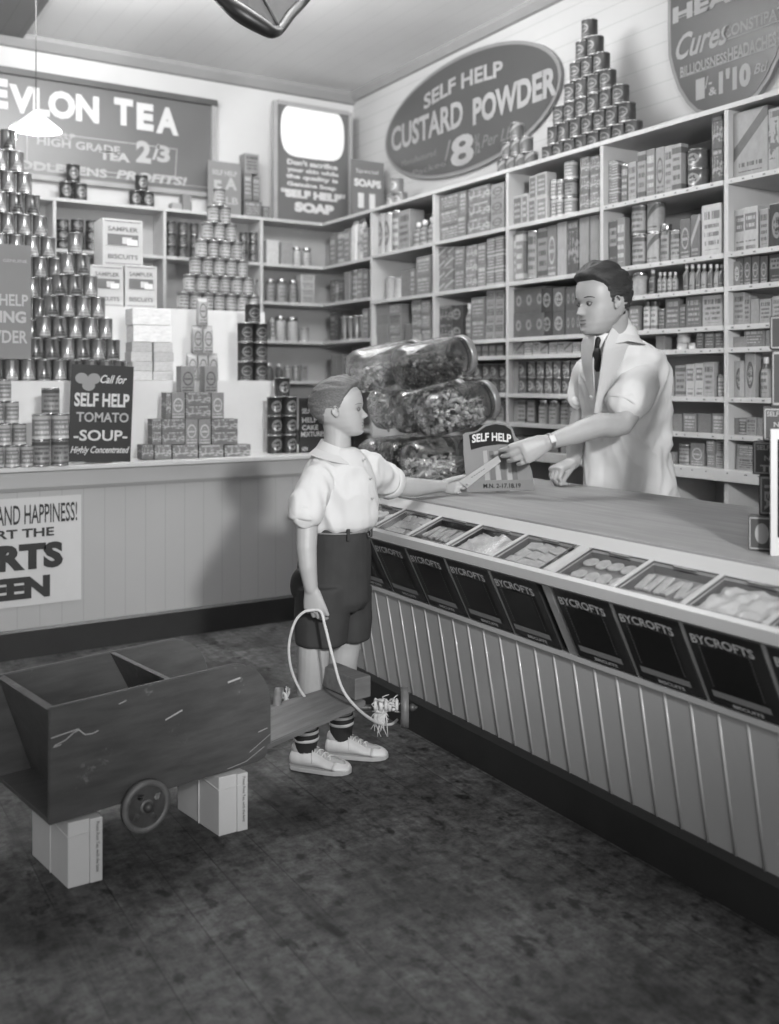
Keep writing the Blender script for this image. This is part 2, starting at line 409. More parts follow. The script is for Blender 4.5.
edges_far = [2.021+.2235*k for k in range(6)]; edges_near = [1.975-.2195*k for k in range(4)]
def divider(y, w):
    bm = BM()
    prism(bm, [(1.824, y-w/2, .502), (1.716, y-w/2, .716), (1.728, y-w/2, .747), (1.868, y-w/2, .799), (1.872, y-w/2, .79), (1.872, y-w/2, .502)], (0, w, 0))
    obj('divider', bm, rail, counter)
divider(1.998, .030)
for y in edges_far[1:]: divider(y, .013)
for y in edges_near[1:]: divider(y, .013)
# biscuit tins set in the counter front
tin_dark = mat('dark_tin_enamel', 50, .3, var=.1); tin_black = mat('black_tin_enamel', 28, .3, var=.1)
pale_ink = mat('pale_print', 195, .5, var=.05); grey_ink = mat('grey_print', 140, .5, var=.05)
glass = glassmat(); dull_metal = mat('dull_tin_metal', 120, .3, metal=.8, var=.1)
DIRU = Vector((-(1.812-1.719), 0, .700-.512)).normalized(); DIRR = Vector((0, -1, 0)); NRM = DIRR.cross(DIRU).normalized()
slots = [(edges_far[k]+.0075+(.008 if k == 0 else 0), edges_far[k+1]-.0075) for k in range(5)]+[(edges_near[k+1]+.0075, edges_near[k]-.0075) for k in range(3)]+[(edges_near[3]-.2195+.0075, edges_near[3]-.0075)]
names = {0: 'just left of the wide divider', 1: 'third from the boy', 2: 'second from the boy', 3: 'nearest the boy', 4: 'partly hidden behind the boy', 5: 'just right of the wide divider', 6: 'second right of the wide divider', 7: 'third right of the wide divider', 8: 'cut by the right photo edge'}
biscuit_m = mat('baked_biscuit', 172, .7, var=.25, sc=60, bump=.3); biscuit_d = mat('dark_biscuit', 120, .7, var=.3, sc=60, bump=.3); paper_m = mat('crumpled_paper', 185, .45, var=.08, sc=20)
def biscuit_mesh(kind):
    bm = BM()
    if kind == 'round': lathe(bm, [(0, 0), (.019, 0), (.022, .002), (.022, .005), (.019, .0065), (.015, .006), (.012, .0065), (0, .0065)], 20)
    elif kind == 'finger':
        box(bm, -.011, .011, -.034, .034, 0, .007, bev=.003)
        for k in range(4): ball(bm, (0, -.024+.016*k, .007), (.0025, .0025, .001), u=6, v=4)
    else:
        box(bm, -.024, .024, -.019, .019, 0, .008, bev=.003)
        for i in range(3):
            for j in range(3): ball(bm, (-.014+.014*i, -.011+.011*j, .008), (.0018, .0018, .001), u=6, v=4)
    return bm
bkinds = ['square', 'paper', 'finger', 'square', 'round', 'round', 'finger', 'paper', 'round']
bmesh_cache = {k: tomesh('biscuit_'+k, biscuit_mesh(k), biscuit_m, True) for k in ('round', 'finger', 'square')}
def slope_pt(u, y, d=0.0): # u 0..1 up the lid slope
    p = Vector((1.734, y, .742)).lerp(Vector((1.866, y, .7935)), u); nn = Vector((-.0515, 0, .132)).normalized()
    return p+nn*d
SL = Vector((.132, 0, .0515)).normalized()
for k, (y0, y1) in enumerate(slots):
    yc = (y0+y1)/2; w = y1-y0
    o0 = Vector((1.7655, yc, .606))
    t = thing('biscuit_tin', 'black biscuit tin in the counter front, '+names[k], 'biscuit tin', (1.82, yc, .506), 'biscuit tins set in the counter front')
    bm = BM(); prism(bm, [(1.815, y0, .512), (1.722, y0, .702), (1.737, y0, .736), (1.862, y0, .786), (1.862, y0, .52)], (0, w, 0))
    # hollow: remove the top face
    bm.faces.ensure_lookup_table()
    top = max(bm.faces, key=lambda f: f.normal.z if abs(f.normal.y) < .5 else -1)
    bmesh.ops.delete(bm, geom=[top], context='FACES'); obj('body', bm, tin_dark, t)
    bm = BM()
    def panel(bm, u0, u1, v0, v1, d, mi=0): # in plane of the front, units metre
        pts = [o0+DIRR*a+DIRU*b_+NRM*d for a, b_ in ((u0, v0), (u1, v0), (u1, v1), (u0, v1))]
        f = bm.faces.new([bm.verts.new(p) for p in pts]); f.material_index = mi
    panel(bm, -.062, .062, -.058, .062, .0035)
    o = obj('inner_panel', bm, tin_black, t); o['label'] = 'black inner panel of the tin front'
    bm = BM()
    panel(bm, -.078, .078, -.079, -.061, .0038, 0)
    for i in range(15):
        for a in (-.068, .068):
            panel(bm, a-.0015, a+.0015, -.05+.008*i, -.047+.008*i, .0036)
    for i in range(16):
        panel(bm, -.064+.0083*i, -.061+.0083*i, .066, .069, .0036) if not 5 < i < 10 else None
    o = obj('printed_band', bm, grey_ink, t); o['label'] = 'grey printed band and dotted border'
    bm = BM(); letters(bm, 'BYCROFTS', o0+DIRU*.082+NRM*.0025, DIRR, DIRU, .168, .024, .02, arc=.004)
    letters(bm, 'BISCUITS', o0+DIRU*-.091+DIRR*.012+NRM*.0025, DIRR, DIRU, .082, .010, .03)
    obj('lettering', bm, pale_ink, t)
    bm = BM(); pts = [slope_pt(0, y0, .0), slope_pt(0, y1, .0), slope_pt(1, y1, .0), slope_pt(1, y0, .0)]
    bm.faces.new([bm.verts.new(p) for p in pts]); lid = obj('glass_lid', bm, glassmat('lid_glass', .05, .95, .10), t)
    bm = BM()
    for a, b_ in ((0, 1), (1, 2), (2, 3), (3, 0)): tube(bm, [pts[a]+Vector((0, 0, .001)), pts[b_]+Vector((0, 0, .001))], .0024, 6)
    tube(bm, [slope_pt(.93, yc-.04, .004), slope_pt(.93, yc+.03, .004)], .003, 6)
    obj('lid_frame', bm, dull_metal, lid)
    kind = bkinds[k]; rr = random.Random(k)
    where = names[k]
    if kind == 'paper':
        bm = BM(); nx, ny = 14, 22; G = []
        for i in range(nx+1):
            row = []
            for j in range(ny+1):
                u = i/nx*.9+.05; yy = y0+.006+(w-.012)*j/ny; q = slope_pt(u, yy, -.016)
                q += Vector((0, 0, 1))*(.012*noise.noise(Vector((u*5+k, yy*26, 0)))+.006*noise.noise(Vector((u*13, yy*60, k)))); row.append(bm.verts.new(q))
            G.append(row)
        for i in range(nx):
            for j in range(ny): bm.faces.new((G[i][j], G[i+1][j], G[i+1][j+1], G[i][j+1]))
        tag(obj('lining_paper', bm, paper_m if k == 1 else mat('grey_wrapper', 190, .25, var=.1, sc=20), smooth=True), 'crumpled pale paper in the tin '+('third from the boy' if k == 1 else 'third right of the wide divider'), 'paper')
    sp = {'round': (.046, .046), 'finger': (.030, .072), 'square': (.052, .042), 'paper': (.05, .05)}[kind]
    if kind != 'paper':
        ny = int((w-.02)/sp[0]); nx = int(.135/sp[1]); c = 0
        for i in range(nx):
            for j in range(ny):
                yy = yc+(j-(ny-1)/2)*sp[0]+(sp[0]*.2 if i % 2 else -sp[0]*.2)*(kind == 'round'); u = (i+.5)/nx
                p = slope_pt(.05+u*.9, yy, -.020+.004*rr.random()); c += 1
                b = obj('biscuit', bmesh_cache[kind]); ang = rr.uniform(-.25, .25)
                Mx = frame(p, SL.cross(Vector((0, 0, 1))).normalized()*-1, SL, Vector((-.0515, 0, .132)).normalized()) @ Matrix.Rotation(ang, 4, 'Z') @ Matrix.Rotation(rr.uniform(-.12, .12), 4, 'X')
                b.matrix_world = Mx
                tag(b, {'round': 'round', 'finger': 'long finger', 'square': 'oblong'}[kind]+' biscuit in the tin '+where, 'biscuit', 'biscuits in the tin '+where)
        bm = BM(); pts = [slope_pt(0, y0+.003, -.024), slope_pt(0, y1-.003, -.024), slope_pt(1, y1-.003, -.024), slope_pt(1, y0+.003, -.024)]
        prism(bm, pts, (0, 0, -.02)); obj('inner_tray', bm, biscuit_d, t)
# ================================================================ back counter
bc = thing('back_counter', 'pale board fronted counter along the far wall, left of the boy', 'counter', (1.0, 4.9, 0))
bcp = boards_mat('pale_vertical_boards', 170, 0, .098, .86)
BX0, BX1, BY = -1.2, 2.66, 4.62
bm = BM(); box(bm, BX0, BX1, BY, BY+.65, .13, .84); obj('front_panel', bm, bcp, bc)
bm = BM(); prism(bm, [(BX0, BY-.012, 0), (BX0, BY-.012, .12), (BX0, BY+.002, .133), (BX0, BY+.3, .133), (BX0, BY+.3, 0)], (BX1-BX0, 0, 0)); obj('kickboard', bm, dark_skirt, bc)
bm = BM(); box(bm, BX0, BX1, BY-.02, BY+.01, .765, .842, bev=.004); prism(bm, [(BX0, BY-.02, .765), (BX0, BY-.012, .752), (BX0, BY, .75), (BX0, BY, .765)], (BX1-BX0, 0, 0)); obj('fascia', bm, cp, bc)
bm = BM(); box(bm, BX0, BX1+.02, BY-.045, BY+.75, .842, .864, bev=.004); obj('worktop', bm, mat('pale_counter_top', 190, .4, var=.05), bc)
# stepped display stand
SX1 = 2.285
st = thing('display_stand', 'white stepped display stand on the back counter behind the tin pyramids', 'display stand', (0.5, 5.2, .864))
sw = mat('white_stand_paint', 205, .5, var=.04)
bm = BM(); box(bm, BX0, SX1, 4.87, 5.36, .864, 1.25); obj('lower_step', bm, sw, st)
bm = BM(); box(bm, BX0, SX1+.15, 5.361, 5.95, .864, 1.66, bev=0); obj('upper_step', bm, sw, st)
# poster on the back counter
ink = mat('dark_poster_ink', 45, .6, var=.1)
po = thing('sports_poster', 'white paper poster with bold capitals pasted on the back counter front', 'poster', (.75, BY-.003, .24))
px1 = onY(81, 495, BY).x; bm = BM(); box(bm, .42, px1, BY-.004, BY-.0005, .235, .722); obj('sheet', bm, mat('poster_paper', 196, .6, var=.04), po)
bm = BM(); RX, UZ = Vector((1, 0, 0)), Vector((0, 0, 1))
def ptext(s, x1, yc, hpx, wfull, bold):
    e = onY(x1, yc, BY-.0045); Z = e.dot(Fv); h = hpx/FP*Z
    letters(bm, s, e-RX*(wfull/2), RX, UZ, wfull, h, bold)
ptext('HEALTH AND HAPPINESS!', 77, 511, 19, .535, .01); ptext('SUPPORT THE', 54, 531, 9, .48, .03); ptext('SPORTS', 63, 553.5, 26, .60, .06); ptext('QUEEN', 50, 587, 26, .50, .06)
obj('lettering', bm, ink, po)
# ================================================================ wall shelving
SH = {'top': 2.478, 's2': 2.145, 's3': 1.820, 's4': 1.670, 's5': 1.498, 's6': 1.398, 's7': 1.178, 's8': 1.012, 's9': .856}
UPR = [6.005, 5.214, 4.458, 3.687, 2.908, 2.13]
TH = .023
rs = thing('wall_shelving', 'tall white wall shelving full of groceries behind the shopman', 'shelving', (XW-.2, 4.2, 0))
sm = shelf_paint
def rshelf(y0, y1, h, x0=XS):
    bm = BM(); box(bm, x0, XW-.02, y0, y1, h-TH, h, bev=.002); obj('shelf', bm, sm, rs)
rshelf(2.0, YS+.2, SH['top'])
bm = BM(); box(bm, XW-.015, XW-.001, 2.0, YW-.01, 0, SH['top']-TH); obj('back_panel', bm, mat('shelf_back_paint', 165, .6, var=.06), rs)
for i, y in enumerate(UPR):
    bm = BM(); box(bm, XS+.004, XW-.018, y-.0115, y+.0115, 0, SH['top']-TH-.0005, bev=.002); obj('upright', bm, sm, rs)
W2 = .012
for h in (2.138, 1.850, 1.557, 1.25, .90): rshelf(UPR[0]+W2, YS+.2, h)
for h in (SH['s2'], SH['s3'], SH['s5'], SH['s7'], SH['s9']): rshelf(UPR[1]+W2, UPR[0]-W2, h)
for h in (SH['s2'], SH['s3'], SH['s5'], SH['s6'], SH['s7'], SH['s8'], SH['s9']): rshelf(UPR[2]+W2, UPR[1]-W2, h); rshelf(UPR[3]+W2, UPR[2]-W2, h)
for a in (3, 4):
    for h in ('s2', 's3', 's4', 's5', 's6', 's7', 's8', 's9'): rshelf(UPR[a+1]+W2, UPR[a]-W2, SH[h])
bm = BM(); box(bm, XS-.03, XS-.002, 2.0, UPR[0], SH['s9']-.05, SH['s9']+.002, bev=.003); obj('ledge', bm, sm, rs)
for y in (5.6, 4.84, 4.07, 3.30, 2.98-.46):
    bm = BM(); box(bm, XS+.004, XW-.018, y-.011, y+.011, 0, SH['s9']-TH-.001); obj('cupboard_divider', bm, sm, rs)
bm = BM(); box(bm, XS+.01, XW-.018, 2.0, YS, .08, .10); obj('cupboard_floor', bm, sm, rs)
# price strip marks along the shelf edges
bm = BM(); rr = random.Random(3)
for a in (3, 4):
    for h in ('s3', 's4', 's5', 's6', 's7', 's8', 's9', 's2'):
        y = UPR[a]-.03
        while y > UPR[a+1]+.03:
            xx = XS-.0006 if h != 's9' else XS-.0306
            hh = SH[h]-TH/2; l = rr.uniform(.004, .016)
            f = bm.faces.new([bm.verts.new((xx, y, hh-.004)), bm.verts.new((xx, y-l, hh-.004)), bm.verts.new((xx, y-l, hh+.003)), bm.verts.new((xx, y, hh+.003))])
            y -= rr.uniform(.05, .1)
tag(obj('price_marks', bm, mat('pencil_grey', 120, .7), rs), kind='stuff')
ls = thing('back_wall_shelving', 'white shelving on the far wall running into the corner behind the tin pyramids', 'shelving', (2.4, YW-.15, 0))
def lshelf(x0, x1, h):
    bm = BM(); box(bm, x0, x1, YS, YW-.02, h-TH, h, bev=.002); obj('shelf', bm, sm, ls)
LU = [.76, 1.528, 2.286, 3.034]
lshelf(.3, XS-.002, SH['top'])
for x in LU: bm = BM(); box(bm, x-.011, x+.011, YS+.004, YW-.018, 0, SH['top']-TH-.0005, bev=.002); obj('upright', bm, sm, ls)
for i in range(3):
    for h in (2.138, 1.72, 1.3): lshelf(LU[i]+W2, LU[i+1]-W2, h)
for h in (2.138, 1.850, 1.557, 1.25, .90): lshelf(LU[3]+W2, XS-.002, h)
bm = BM(); box(bm, .3, XW-.02, YW-.015, YW-.001, 0, SH['top']-TH); obj('back_panel', bm, mat('shelf_back_paint', 165), ls)
# ================================================================ groceries
def proto_carton():
    bm = BM(); box(bm, -.5, .5, -.5, .5, 0, 1)
    bmesh.ops.bevel(bm, geom=bm.edges[:], offset=.012, segments=1, affect='EDGES'); return bm
def proto_can(seg=24):
    bm = BM(); lathe(bm, [(0, .012), (.45, .012), (.47, 0), (.5, .01), (.5, .03), (.487, .045), (.487, .955), (.5, .97), (.5, .99), (.47, 1), (.455, .985), (0, .985)], seg, mis=[1, 1, 1, 1, 1, 0, 1, 1, 1, 1, 1]); return bm
def proto_jar():
    bm = BM(); lathe(bm, [(0, 0), (.46, 0), (.5, .04), (.5, .70), (.46, .78), (.40, .82), (.40, .84), (.44, .84), (.44, .98), (.42, 1), (0, 1)], 20, mis=[0, 0, 0, 0, 0, 0, 1, 1, 1, 1]); return bm
def proto_bottle():
    bm = BM(); lathe(bm, [(0, 0), (.46, 0), (.5, .03), (.5, .60), (.42, .68), (.22, .76), (.20, .84), (.26, .84), (.26, .99), (.2, 1), (0, 1)], 18, mis=[0, 0, 0, 0, 0, 0, 1, 1, 1, 1]); return bm
def proto_packet():
    bm = BM(); rings = []
    for z, a, b in ((0, .46, .42), (.04, .5, .48), (.3, .5, .5), (.7, .48, .46), (.86, .47, .36), (.93, .47, .12), (.97, .48, .05), (1, .48, .05)):
        rings.append([bm.verts.new((a*math.copysign(abs(math.cos(t))**.35, math.cos(t)), b*math.copysign(abs(math.sin(t))**.35, math.sin(t)), z)) for t in [2*PI*(i+.5)/20 for i in range(20)]])
    for A, B in zip(rings, rings[1:]):
        for i in range(20): bm.faces.new((A[i], A[(i+1) % 20], B[(i+1) % 20], B[i]))
    bm.faces.new(rings[0][::-1]); bm.faces.new(rings[-1]); return bm
tin_metal = mat('bright_tin_plate', 190, .25, metal=.9, var=.05); cap_dark = mat('dark_cap', 60, .4); cap_pale = mat('pale_cap', 205, .4)
PROTO = {'carton': proto_carton(), 'can': proto_can(), 'jar': proto_jar(), 'bottle': proto_bottle(), 'packet': proto_packet(), 'darkjar': proto_jar()}
PM = {}
def pack_obj(kind, pat, tone, w, d, h, loc, rot):
    key = (kind, pat)
    if key not in PM:
        mats = [pattern(pat)]
        if kind in ('can', 'jar', 'bottle', 'darkjar'): mats.append({'can': tin_metal, 'jar': tin_metal, 'bottle': cap_pale, 'darkjar': cap_dark}[kind])
        PM[key] = tomesh(kind+'_'+pat, PROTO[kind].copy(), mats)
    nm = {'carton': 'carton', 'can': 'tin_can', 'jar': 'lidded_jar', 'bottle': 'bottle', 'packet': 'paper_packet', 'darkjar': 'lidded_jar'}[kind]
    o = bpy.data.objects.new(nm, PM[key]); C.objects.link(o)
    o.scale = (w, d, h); o.location = loc; o.rotation_euler = (0, 0, rot)
    lv = g(tone); o.color = (lv, lv, lv, 1)
    return o
KW = {'carton': 'carton', 'can': 'tin', 'jar': 'jar', 'bottle': 'bottle', 'packet': 'packet', 'darkjar': 'jar'}
DES = {'plain': '', 'text': 'printed', 'oval': 'oval-label', 'disc': 'round-label', 'bands': 'banded', 'split': 'two-tone', 'diag': 'slant-striped', 'pic': 'picture-label', 'border': 'bordered', 'bell': 'bell-pattern', 'grid': 'ring-printed'}
def tonew(t): return 'dark' if t < 90 else 'grey' if t < 135 else 'pale' if t < 175 else 'white'
def Ypx(px, X): return onX(px, 381, X).y
def cell(hs, items, where, group, bay):
    """items on one shelf of the right wall: (x0, x1, ytop, n, kind, pattern, tone)"""
    X0 = XS+.035
    for k, (x0, x1, yt, n, kind, pat, tone) in enumerate(items):
        ya, yb = Ypx(x0, X0), Ypx(x1, X0); w = (ya-yb)*.97; yc = (ya+yb)/2
        lo, hi = bay
        if yc+w/2 > hi-.013: yc = hi-.013-w/2-.001
        if yc-w/2 < lo+.013: yc = lo+.013+w/2+.001
        top = onX((x0+x1)/2, yt, X0).z
        hh = max(.03, (top-hs)/n)
        rnd = kind in ('can', 'jar', 'bottle', 'darkjar')
        d = w if rnd else min(.16, max(.05, w*.8)); xc = X0+d/2
        for i in range(n):
            j = random.uniform(-.004, .004)
            o = pack_obj(kind, pat, tone*random.uniform(.94, 1.06), w, d, hh*.995, (xc+j+.004, yc, hs+i*hh+.0005), -PI/2)
            lev = '' if n == 1 else (' bottom of stack,' if i == 0 else (' top of stack,' if i == n-1 else f' {ORD[i+1]} in stack,'))
            tag(o, ' '.join(f'{tonew(tone)} {DES[pat]} {KW[kind]} {ORD[k+1]} from left,{lev} {where}'.split()), KW[kind], group)
c_, n_, j_, b_, p_, d_ = 'carton', 'can', 'jar', 'bottle', 'packet', 'darkjar'
S = SH
B4, B5, B3, B2, B1 = (2.908, 3.687), (2.13, 2.908), (3.687, 4.458), (4.458, 5.214), (5.214, 6.005)
def bay(nm): return nm
g4, g5, g3, g2, g1 = 'above shopman', 'at right edge', 'left of shopman', 'behind the jar lids', 'left of the jar lids'
cell(S['s2'], [(603, 610, 162, 3, c_, 'bands', 112), (611, 618, 162, 3, c_, 'bands', 112), (618.5, 626, 164, 1, n_, 'text', 95), (628, 636, 162, 1, c_, 'text', 150), (636.5, 645, 151.5, 1, c_, 'bands', 128), (645.5, 654, 149, 1, c_, 'text', 122), (654.5, 663, 147, 1, c_, 'oval', 145), (663.5, 671, 145.5, 1, c_, 'text', 150), (671.5, 681, 144, 1, c_, 'bands', 150), (682, 700, 149, 2, n_, 'disc', 85), (711, 722, 115, 2, c_, 'pic', 88)], 'top shelf '+g4, 'packs on the top shelf above the shopman', B4)
cell(S['s2'], [(729, 764, 110, 1, c_, 'diag', 148), (766, 800, 105, 1, c_, 'pic', 150)], 'top shelf '+g5, 'packs on the top shelf at the right edge', B5)
cell(S['s3'], [(604.7, 614, 221.7, 1, c_, 'split', 80), (614.6, 624.6, 218, 1, c_, 'text', 125), (627, 641, 205, 2, n_, 'bands', 138), (642, 656, 201.8, 2, n_, 'diag', 142), (656.5, 666, 224, 1, j_, 'text', 140), (666.5, 678.5, 230, 1, n_, 'text', 140), (679.7, 690, 219, 1, c_, 'oval', 98), (690.5, 699.6, 214.7, 1, c_, 'diag', 100), (700.5, 721, 204, 1, c_, 'text', 172)], 'second shelf '+g4, 'packs on the second shelf above the shopman', B4)
cell(S['s3'], [(728.5, 741.8, 210, 1, c_, 'split', 160), (742.5, 757, 206.5, 1, c_, 'split', 165), (759, 767.5, 209, 1, c_, 'text', 140), (768.5, 783, 203, 1, c_, 'disc', 66), (784, 797, 205, 1, c_, 'text', 140)], 'second shelf '+g5, 'packs on the second shelf at the right edge', B5)
cell(S['s4'], [(628, 641, 272, 1, j_, 'plain', 150), (646.5, 652.5, 269, 1, b_, 'split', 70), (655, 659.5, 272, 1, b_, 'bands', 150), (660, 664.5, 272, 1, b_, 'bands', 150), (666, 670.5, 272, 1, b_, 'bands', 150), (671, 675.5, 272, 1, b_, 'bands', 150)]+[(681.5+5.9*i, 687+5.9*i, 264, 1, b_, 'diag', 140 if i % 2 else 90) for i in range(7)], 'third shelf '+g4, 'small bottles beside the shopman\'s head', B4)
cell(S['s4'], [(728.5, 734.5, 262, 1, c_, 'disc', 120)]+[(735.5+8.0*i, 742.5+8.0*i, 256, 1, c_, 'oval', 90) for i in range(4)]+[(769, 781, 254, 1, c_, 'split', 60), (783, 797, 256, 1, c_, 'text', 120)], 'third shelf '+g5, 'packs on the third shelf at the right edge', B5)
cell(S['s5'], [(628, 638, 306, 1, c_, 'text', 120), (641, 647.5, 301, 1, d_, 'bands', 180), (648, 654.5, 301, 1, d_, 'bands', 180), (655.5, 662.5, 309, 1, n_, 'text', 80), (664, 678.5, 297.5, 1, c_, 'text', 98), (679, 685, 304, 1, c_, 'text', 90), (685.5, 701.4, 296, 1, c_, 'text', 96), (702, 723, 295, 1, c_, 'text', 160)], 'fourth shelf '+g4, 'packs on the fourth shelf behind the shopman', B4)
cell(S['s5'], [(728.6, 739.6, 292.8, 1, c_, 'text', 146), (740.2, 749.7, 296, 1, c_, 'text', 142), (750.5, 759, 299, 1, c_, 'plain', 140), (759.5, 771, 299, 1, c_, 'text', 145), (772, 786, 296, 1, c_, 'text', 142)], 'fourth shelf '+g5, 'packs on the fourth shelf at the right edge', B5)
cell(S['s6'], [(655, 664, 336, 1, c_, 'plain', 120), (673.5, 684, 336.5, 3, n_, 'plain', 185), (685, 695, 343.5, 1, n_, 'plain', 185), (696, 703, 331, 1, c_, 'text', 92), (704, 713.5, 332, 1, c_, 'text', 100), (714, 723, 331.5, 1, c_, 'text', 104)], 'fifth shelf '+g4, 'small packs on the fifth shelf behind the shopman', B4)
cell(S['s6'], [(728.6, 742, 337, 1, c_, 'plain', 125), (743, 764, 329, 1, c_, 'text', 122), (764.7, 775, 330, 2, c_, 'plain', 130)], 'fifth shelf '+g5, 'small packs on the fifth shelf at the right edge', B5)
cell(S['s7'], [(664, 673, 377, 1, c_, 'plain', 140), (674.7, 685, 365.5, 1, c_, 'bands', 145), (685.7, 694, 364, 1, c_, 'split', 165), (694.4, 702.8, 363, 1, c_, 'split', 165), (703.3, 713.5, 362, 1, c_, 'text', 158), (714.5, 723, 375, 1, n_, 'text', 120)], 'sixth shelf '+g4, 'packs on the sixth shelf behind the shopman', B4)
cell(S['s7'], [(728.6, 738.2, 360.8, 1, c_, 'disc', 145), (738.6, 743.6, 361, 1, c_, 'plain', 150), (744.5, 755, 352.6, 1, c_, 'disc', 145), (757.7, 767, 357, 1, b_, 'text', 150)], 'sixth shelf '+g5, 'packs on the sixth shelf at the right edge', B5)
cell(S['s8'], [(668, 681.7, 414, 1, c_, 'plain', 122), (682.7, 695.8, 413.5, 1, c_, 'text', 115), (696.5, 710, 413.5, 1, c_, 'plain', 110), (711, 723, 413.5, 1, c_, 'text', 118)], 'seventh shelf '+g4, 'boxes on the seventh shelf behind the shopman', B4)
cell(S['s8'], [(728.6, 738, 418, 1, c_, 'plain', 120), (738.5, 745.5, 418, 1, c_, 'bands', 90), (746, 756, 417.5, 1, c_, 'text', 138), (756.5, 762, 418, 1, c_, 'plain', 120), (762.5, 768, 405.5, 1, c_, 'plain', 150)], 'seventh shelf '+g5, 'boxes on the seventh shelf at the right edge', B5)
cell(S['s9'], [(668, 674, 452, 1, c_, 'plain', 120), (675, 687.5, 444, 1, n_, 'bands', 135), (689, 703, 443, 1, c_, 'oval', 118), (706, 714, 440, 2, c_, 'text', 122), (715, 723, 440, 2, c_, 'text', 135)], 'lowest shelf '+g4, 'packs on the lowest shelf behind the shopman', B4)
cell(S['s9'], [(735, 760, 445, 2, c_, 'text', 130)], 'lowest shelf '+g5, 'packs on the lowest shelf at the right edge', B5)
cell(S['s2'], [(508, 517, 197, 1, c_, 'border', 108), (518, 527, 194, 1, c_, 'border', 112), (528, 535, 175.7, 2, c_, 'border', 105), (535.5, 546.5, 172.7, 2, c_, 'border', 125), (548, 554, 179.6, 2, n_, 'bands', 120), (554.5, 560, 179, 2, n_, 'bands', 120), (560.5, 571, 161.5, 3, n_, 'bands', 128), (579.5, 588.6, 157, 3, c_, 'pic', 104), (589.2, 599, 156, 3, c_, 'pic', 110)], 'top shelf '+g3, 'packs on the top shelf left of the shopman', B3)
cell(S['s3'], [(507.7, 515, 235, 1, c_, 'text', 130), (515.5, 523, 231, 1, c_, 'bands', 120), (524, 534, 230, 1, n_, 'text', 135), (536.6, 546.5, 227.7, 1, c_, 'bands', 130), (547, 556, 225, 1, c_, 'oval', 112), (556.5, 566, 222, 1, c_, 'plain', 145), (567, 578, 220, 1, c_, 'pic', 82), (579, 588.6, 217, 1, c_, 'plain', 140), (589.2, 599, 215, 1, c_, 'plain', 132)], 'second shelf '+g3, 'packs on the second shelf left of the shopman', B3)
cell(S['s5'], [(507.5, 539, 288, 2, c_, 'grid', 84), (540.5, 551.6, 288, 2, c_, 'disc', 62), (552, 564, 287, 2, c_, 'disc', 84), (564.5, 580, 286, 2, c_, 'grid', 84), (581, 598, 285, 2, c_, 'grid', 84)], 'third shelf '+g3, 'dark boxes left of the shopman\'s face', B3)
cell(S['s6'], [(508+8.0*i, 515.3+8.0*i, 342 if i not in (4,) else 344, 1, c_, ('text', 'diag', 'bands')[i % 3], 150-12*(i % 3)) for i in range(10)], 'fourth shelf '+g3, 'small cartons left of the shopman', B3)
cell(S['s7'], [(509, 514, 361, 1, c_, 'plain', 130)]+[(516+8.7*i, 523.5+8.7*i, 361, 2, n_, 'disc', 84) for i in range(7)]+[(579, 587, 362, 2, n_, 'disc', 90)], 'fifth shelf '+g3, 'dark tins left of the shopman', B3)
cell(S['s8'], [(509, 517, 401, 1, c_, 'plain', 140), (517.5, 525, 400, 1, c_, 'bands', 140), (526, 534.5, 400, 1, c_, 'border', 142), (536, 544.5, 400, 1, j_, 'text', 150), (546, 555, 400, 1, j_, 'text', 148), (557, 567, 400, 1, j_, 'text', 150), (568, 578, 405, 1, c_, 'text', 110)], 'sixth shelf '+g3, 'pale packs left of the shopman', B3)
cell(S['s9'], [(509, 520, 435, 1, c_, 'text', 90), (521, 532, 437, 1, c_, 'bands', 110), (534, 545, 440, 1, n_, 'text', 120), (547, 558, 436, 1, c_, 'text', 100), (560, 572, 438, 1, c_, 'plain', 120)], 'lowest shelf '+g3, 'packs on the lowest shelf left of the shopman', B3)
cell(S['s2'], [(435, 456, 195, 3, c_, 'text', 118), (457, 465.5, 191, 2, c_, 'text', 122), (467, 489, 186, 3, c_, 'pic', 118), (490, 503.5, 183.5, 3, c_, 'oval', 135)], 'top shelf '+g2, 'boxes on the top shelf behind the jars', B2)
cell(S['s3'], [(435, 443.5, 248, 4, c_, 'diag', 112), (444.3, 453.2, 247, 4, c_, 'diag', 112), (454, 464, 247, 2, c_, 'text', 118), (465, 476, 245, 3, c_, 'pic', 122), (477, 485.5, 243, 2, c_, 'text', 122), (486.5, 494.5, 238, 3, c_, 'bands', 115), (495, 503.5, 236, 3, c_, 'bands', 118)], 'second shelf '+g2, 'boxes on the second shelf behind the jars', B2)
cell(S['s5'], [(435, 448, 306, 2, c_, 'pic', 72), (449, 462, 305, 2, c_, 'disc', 66), (463, 469, 303, 1, b_, 'text', 100), (470, 484, 297, 2, c_, 'text', 112), (485.5, 494, 290.5, 3, c_, 'split', 135), (494.6, 503.5, 290, 3, c_, 'split', 135)], 'third shelf '+g2, 'packs on the third shelf behind the jars', B2)
cell(S['s6'], [(460+7.2*i, 466.5+7.2*i, 344.5, 1, c_, 'split', 92) for i in range(6)], 'fourth shelf '+g2, 'small dark packs above the jars', B2)
cell(S['s7'], [(437+8.5*i, 444.5+8.5*i, 364, 2, n_, 'disc', 85) for i in range(8)], 'fifth shelf '+g2, 'dark tins behind the jars', B2)
cell(S['s8'], [(486, 494, 401, 1, c_, 'text', 120), (495, 503, 401, 1, c_, 'text', 130)], 'sixth shelf '+g2, 'packs low behind the jars', B2)
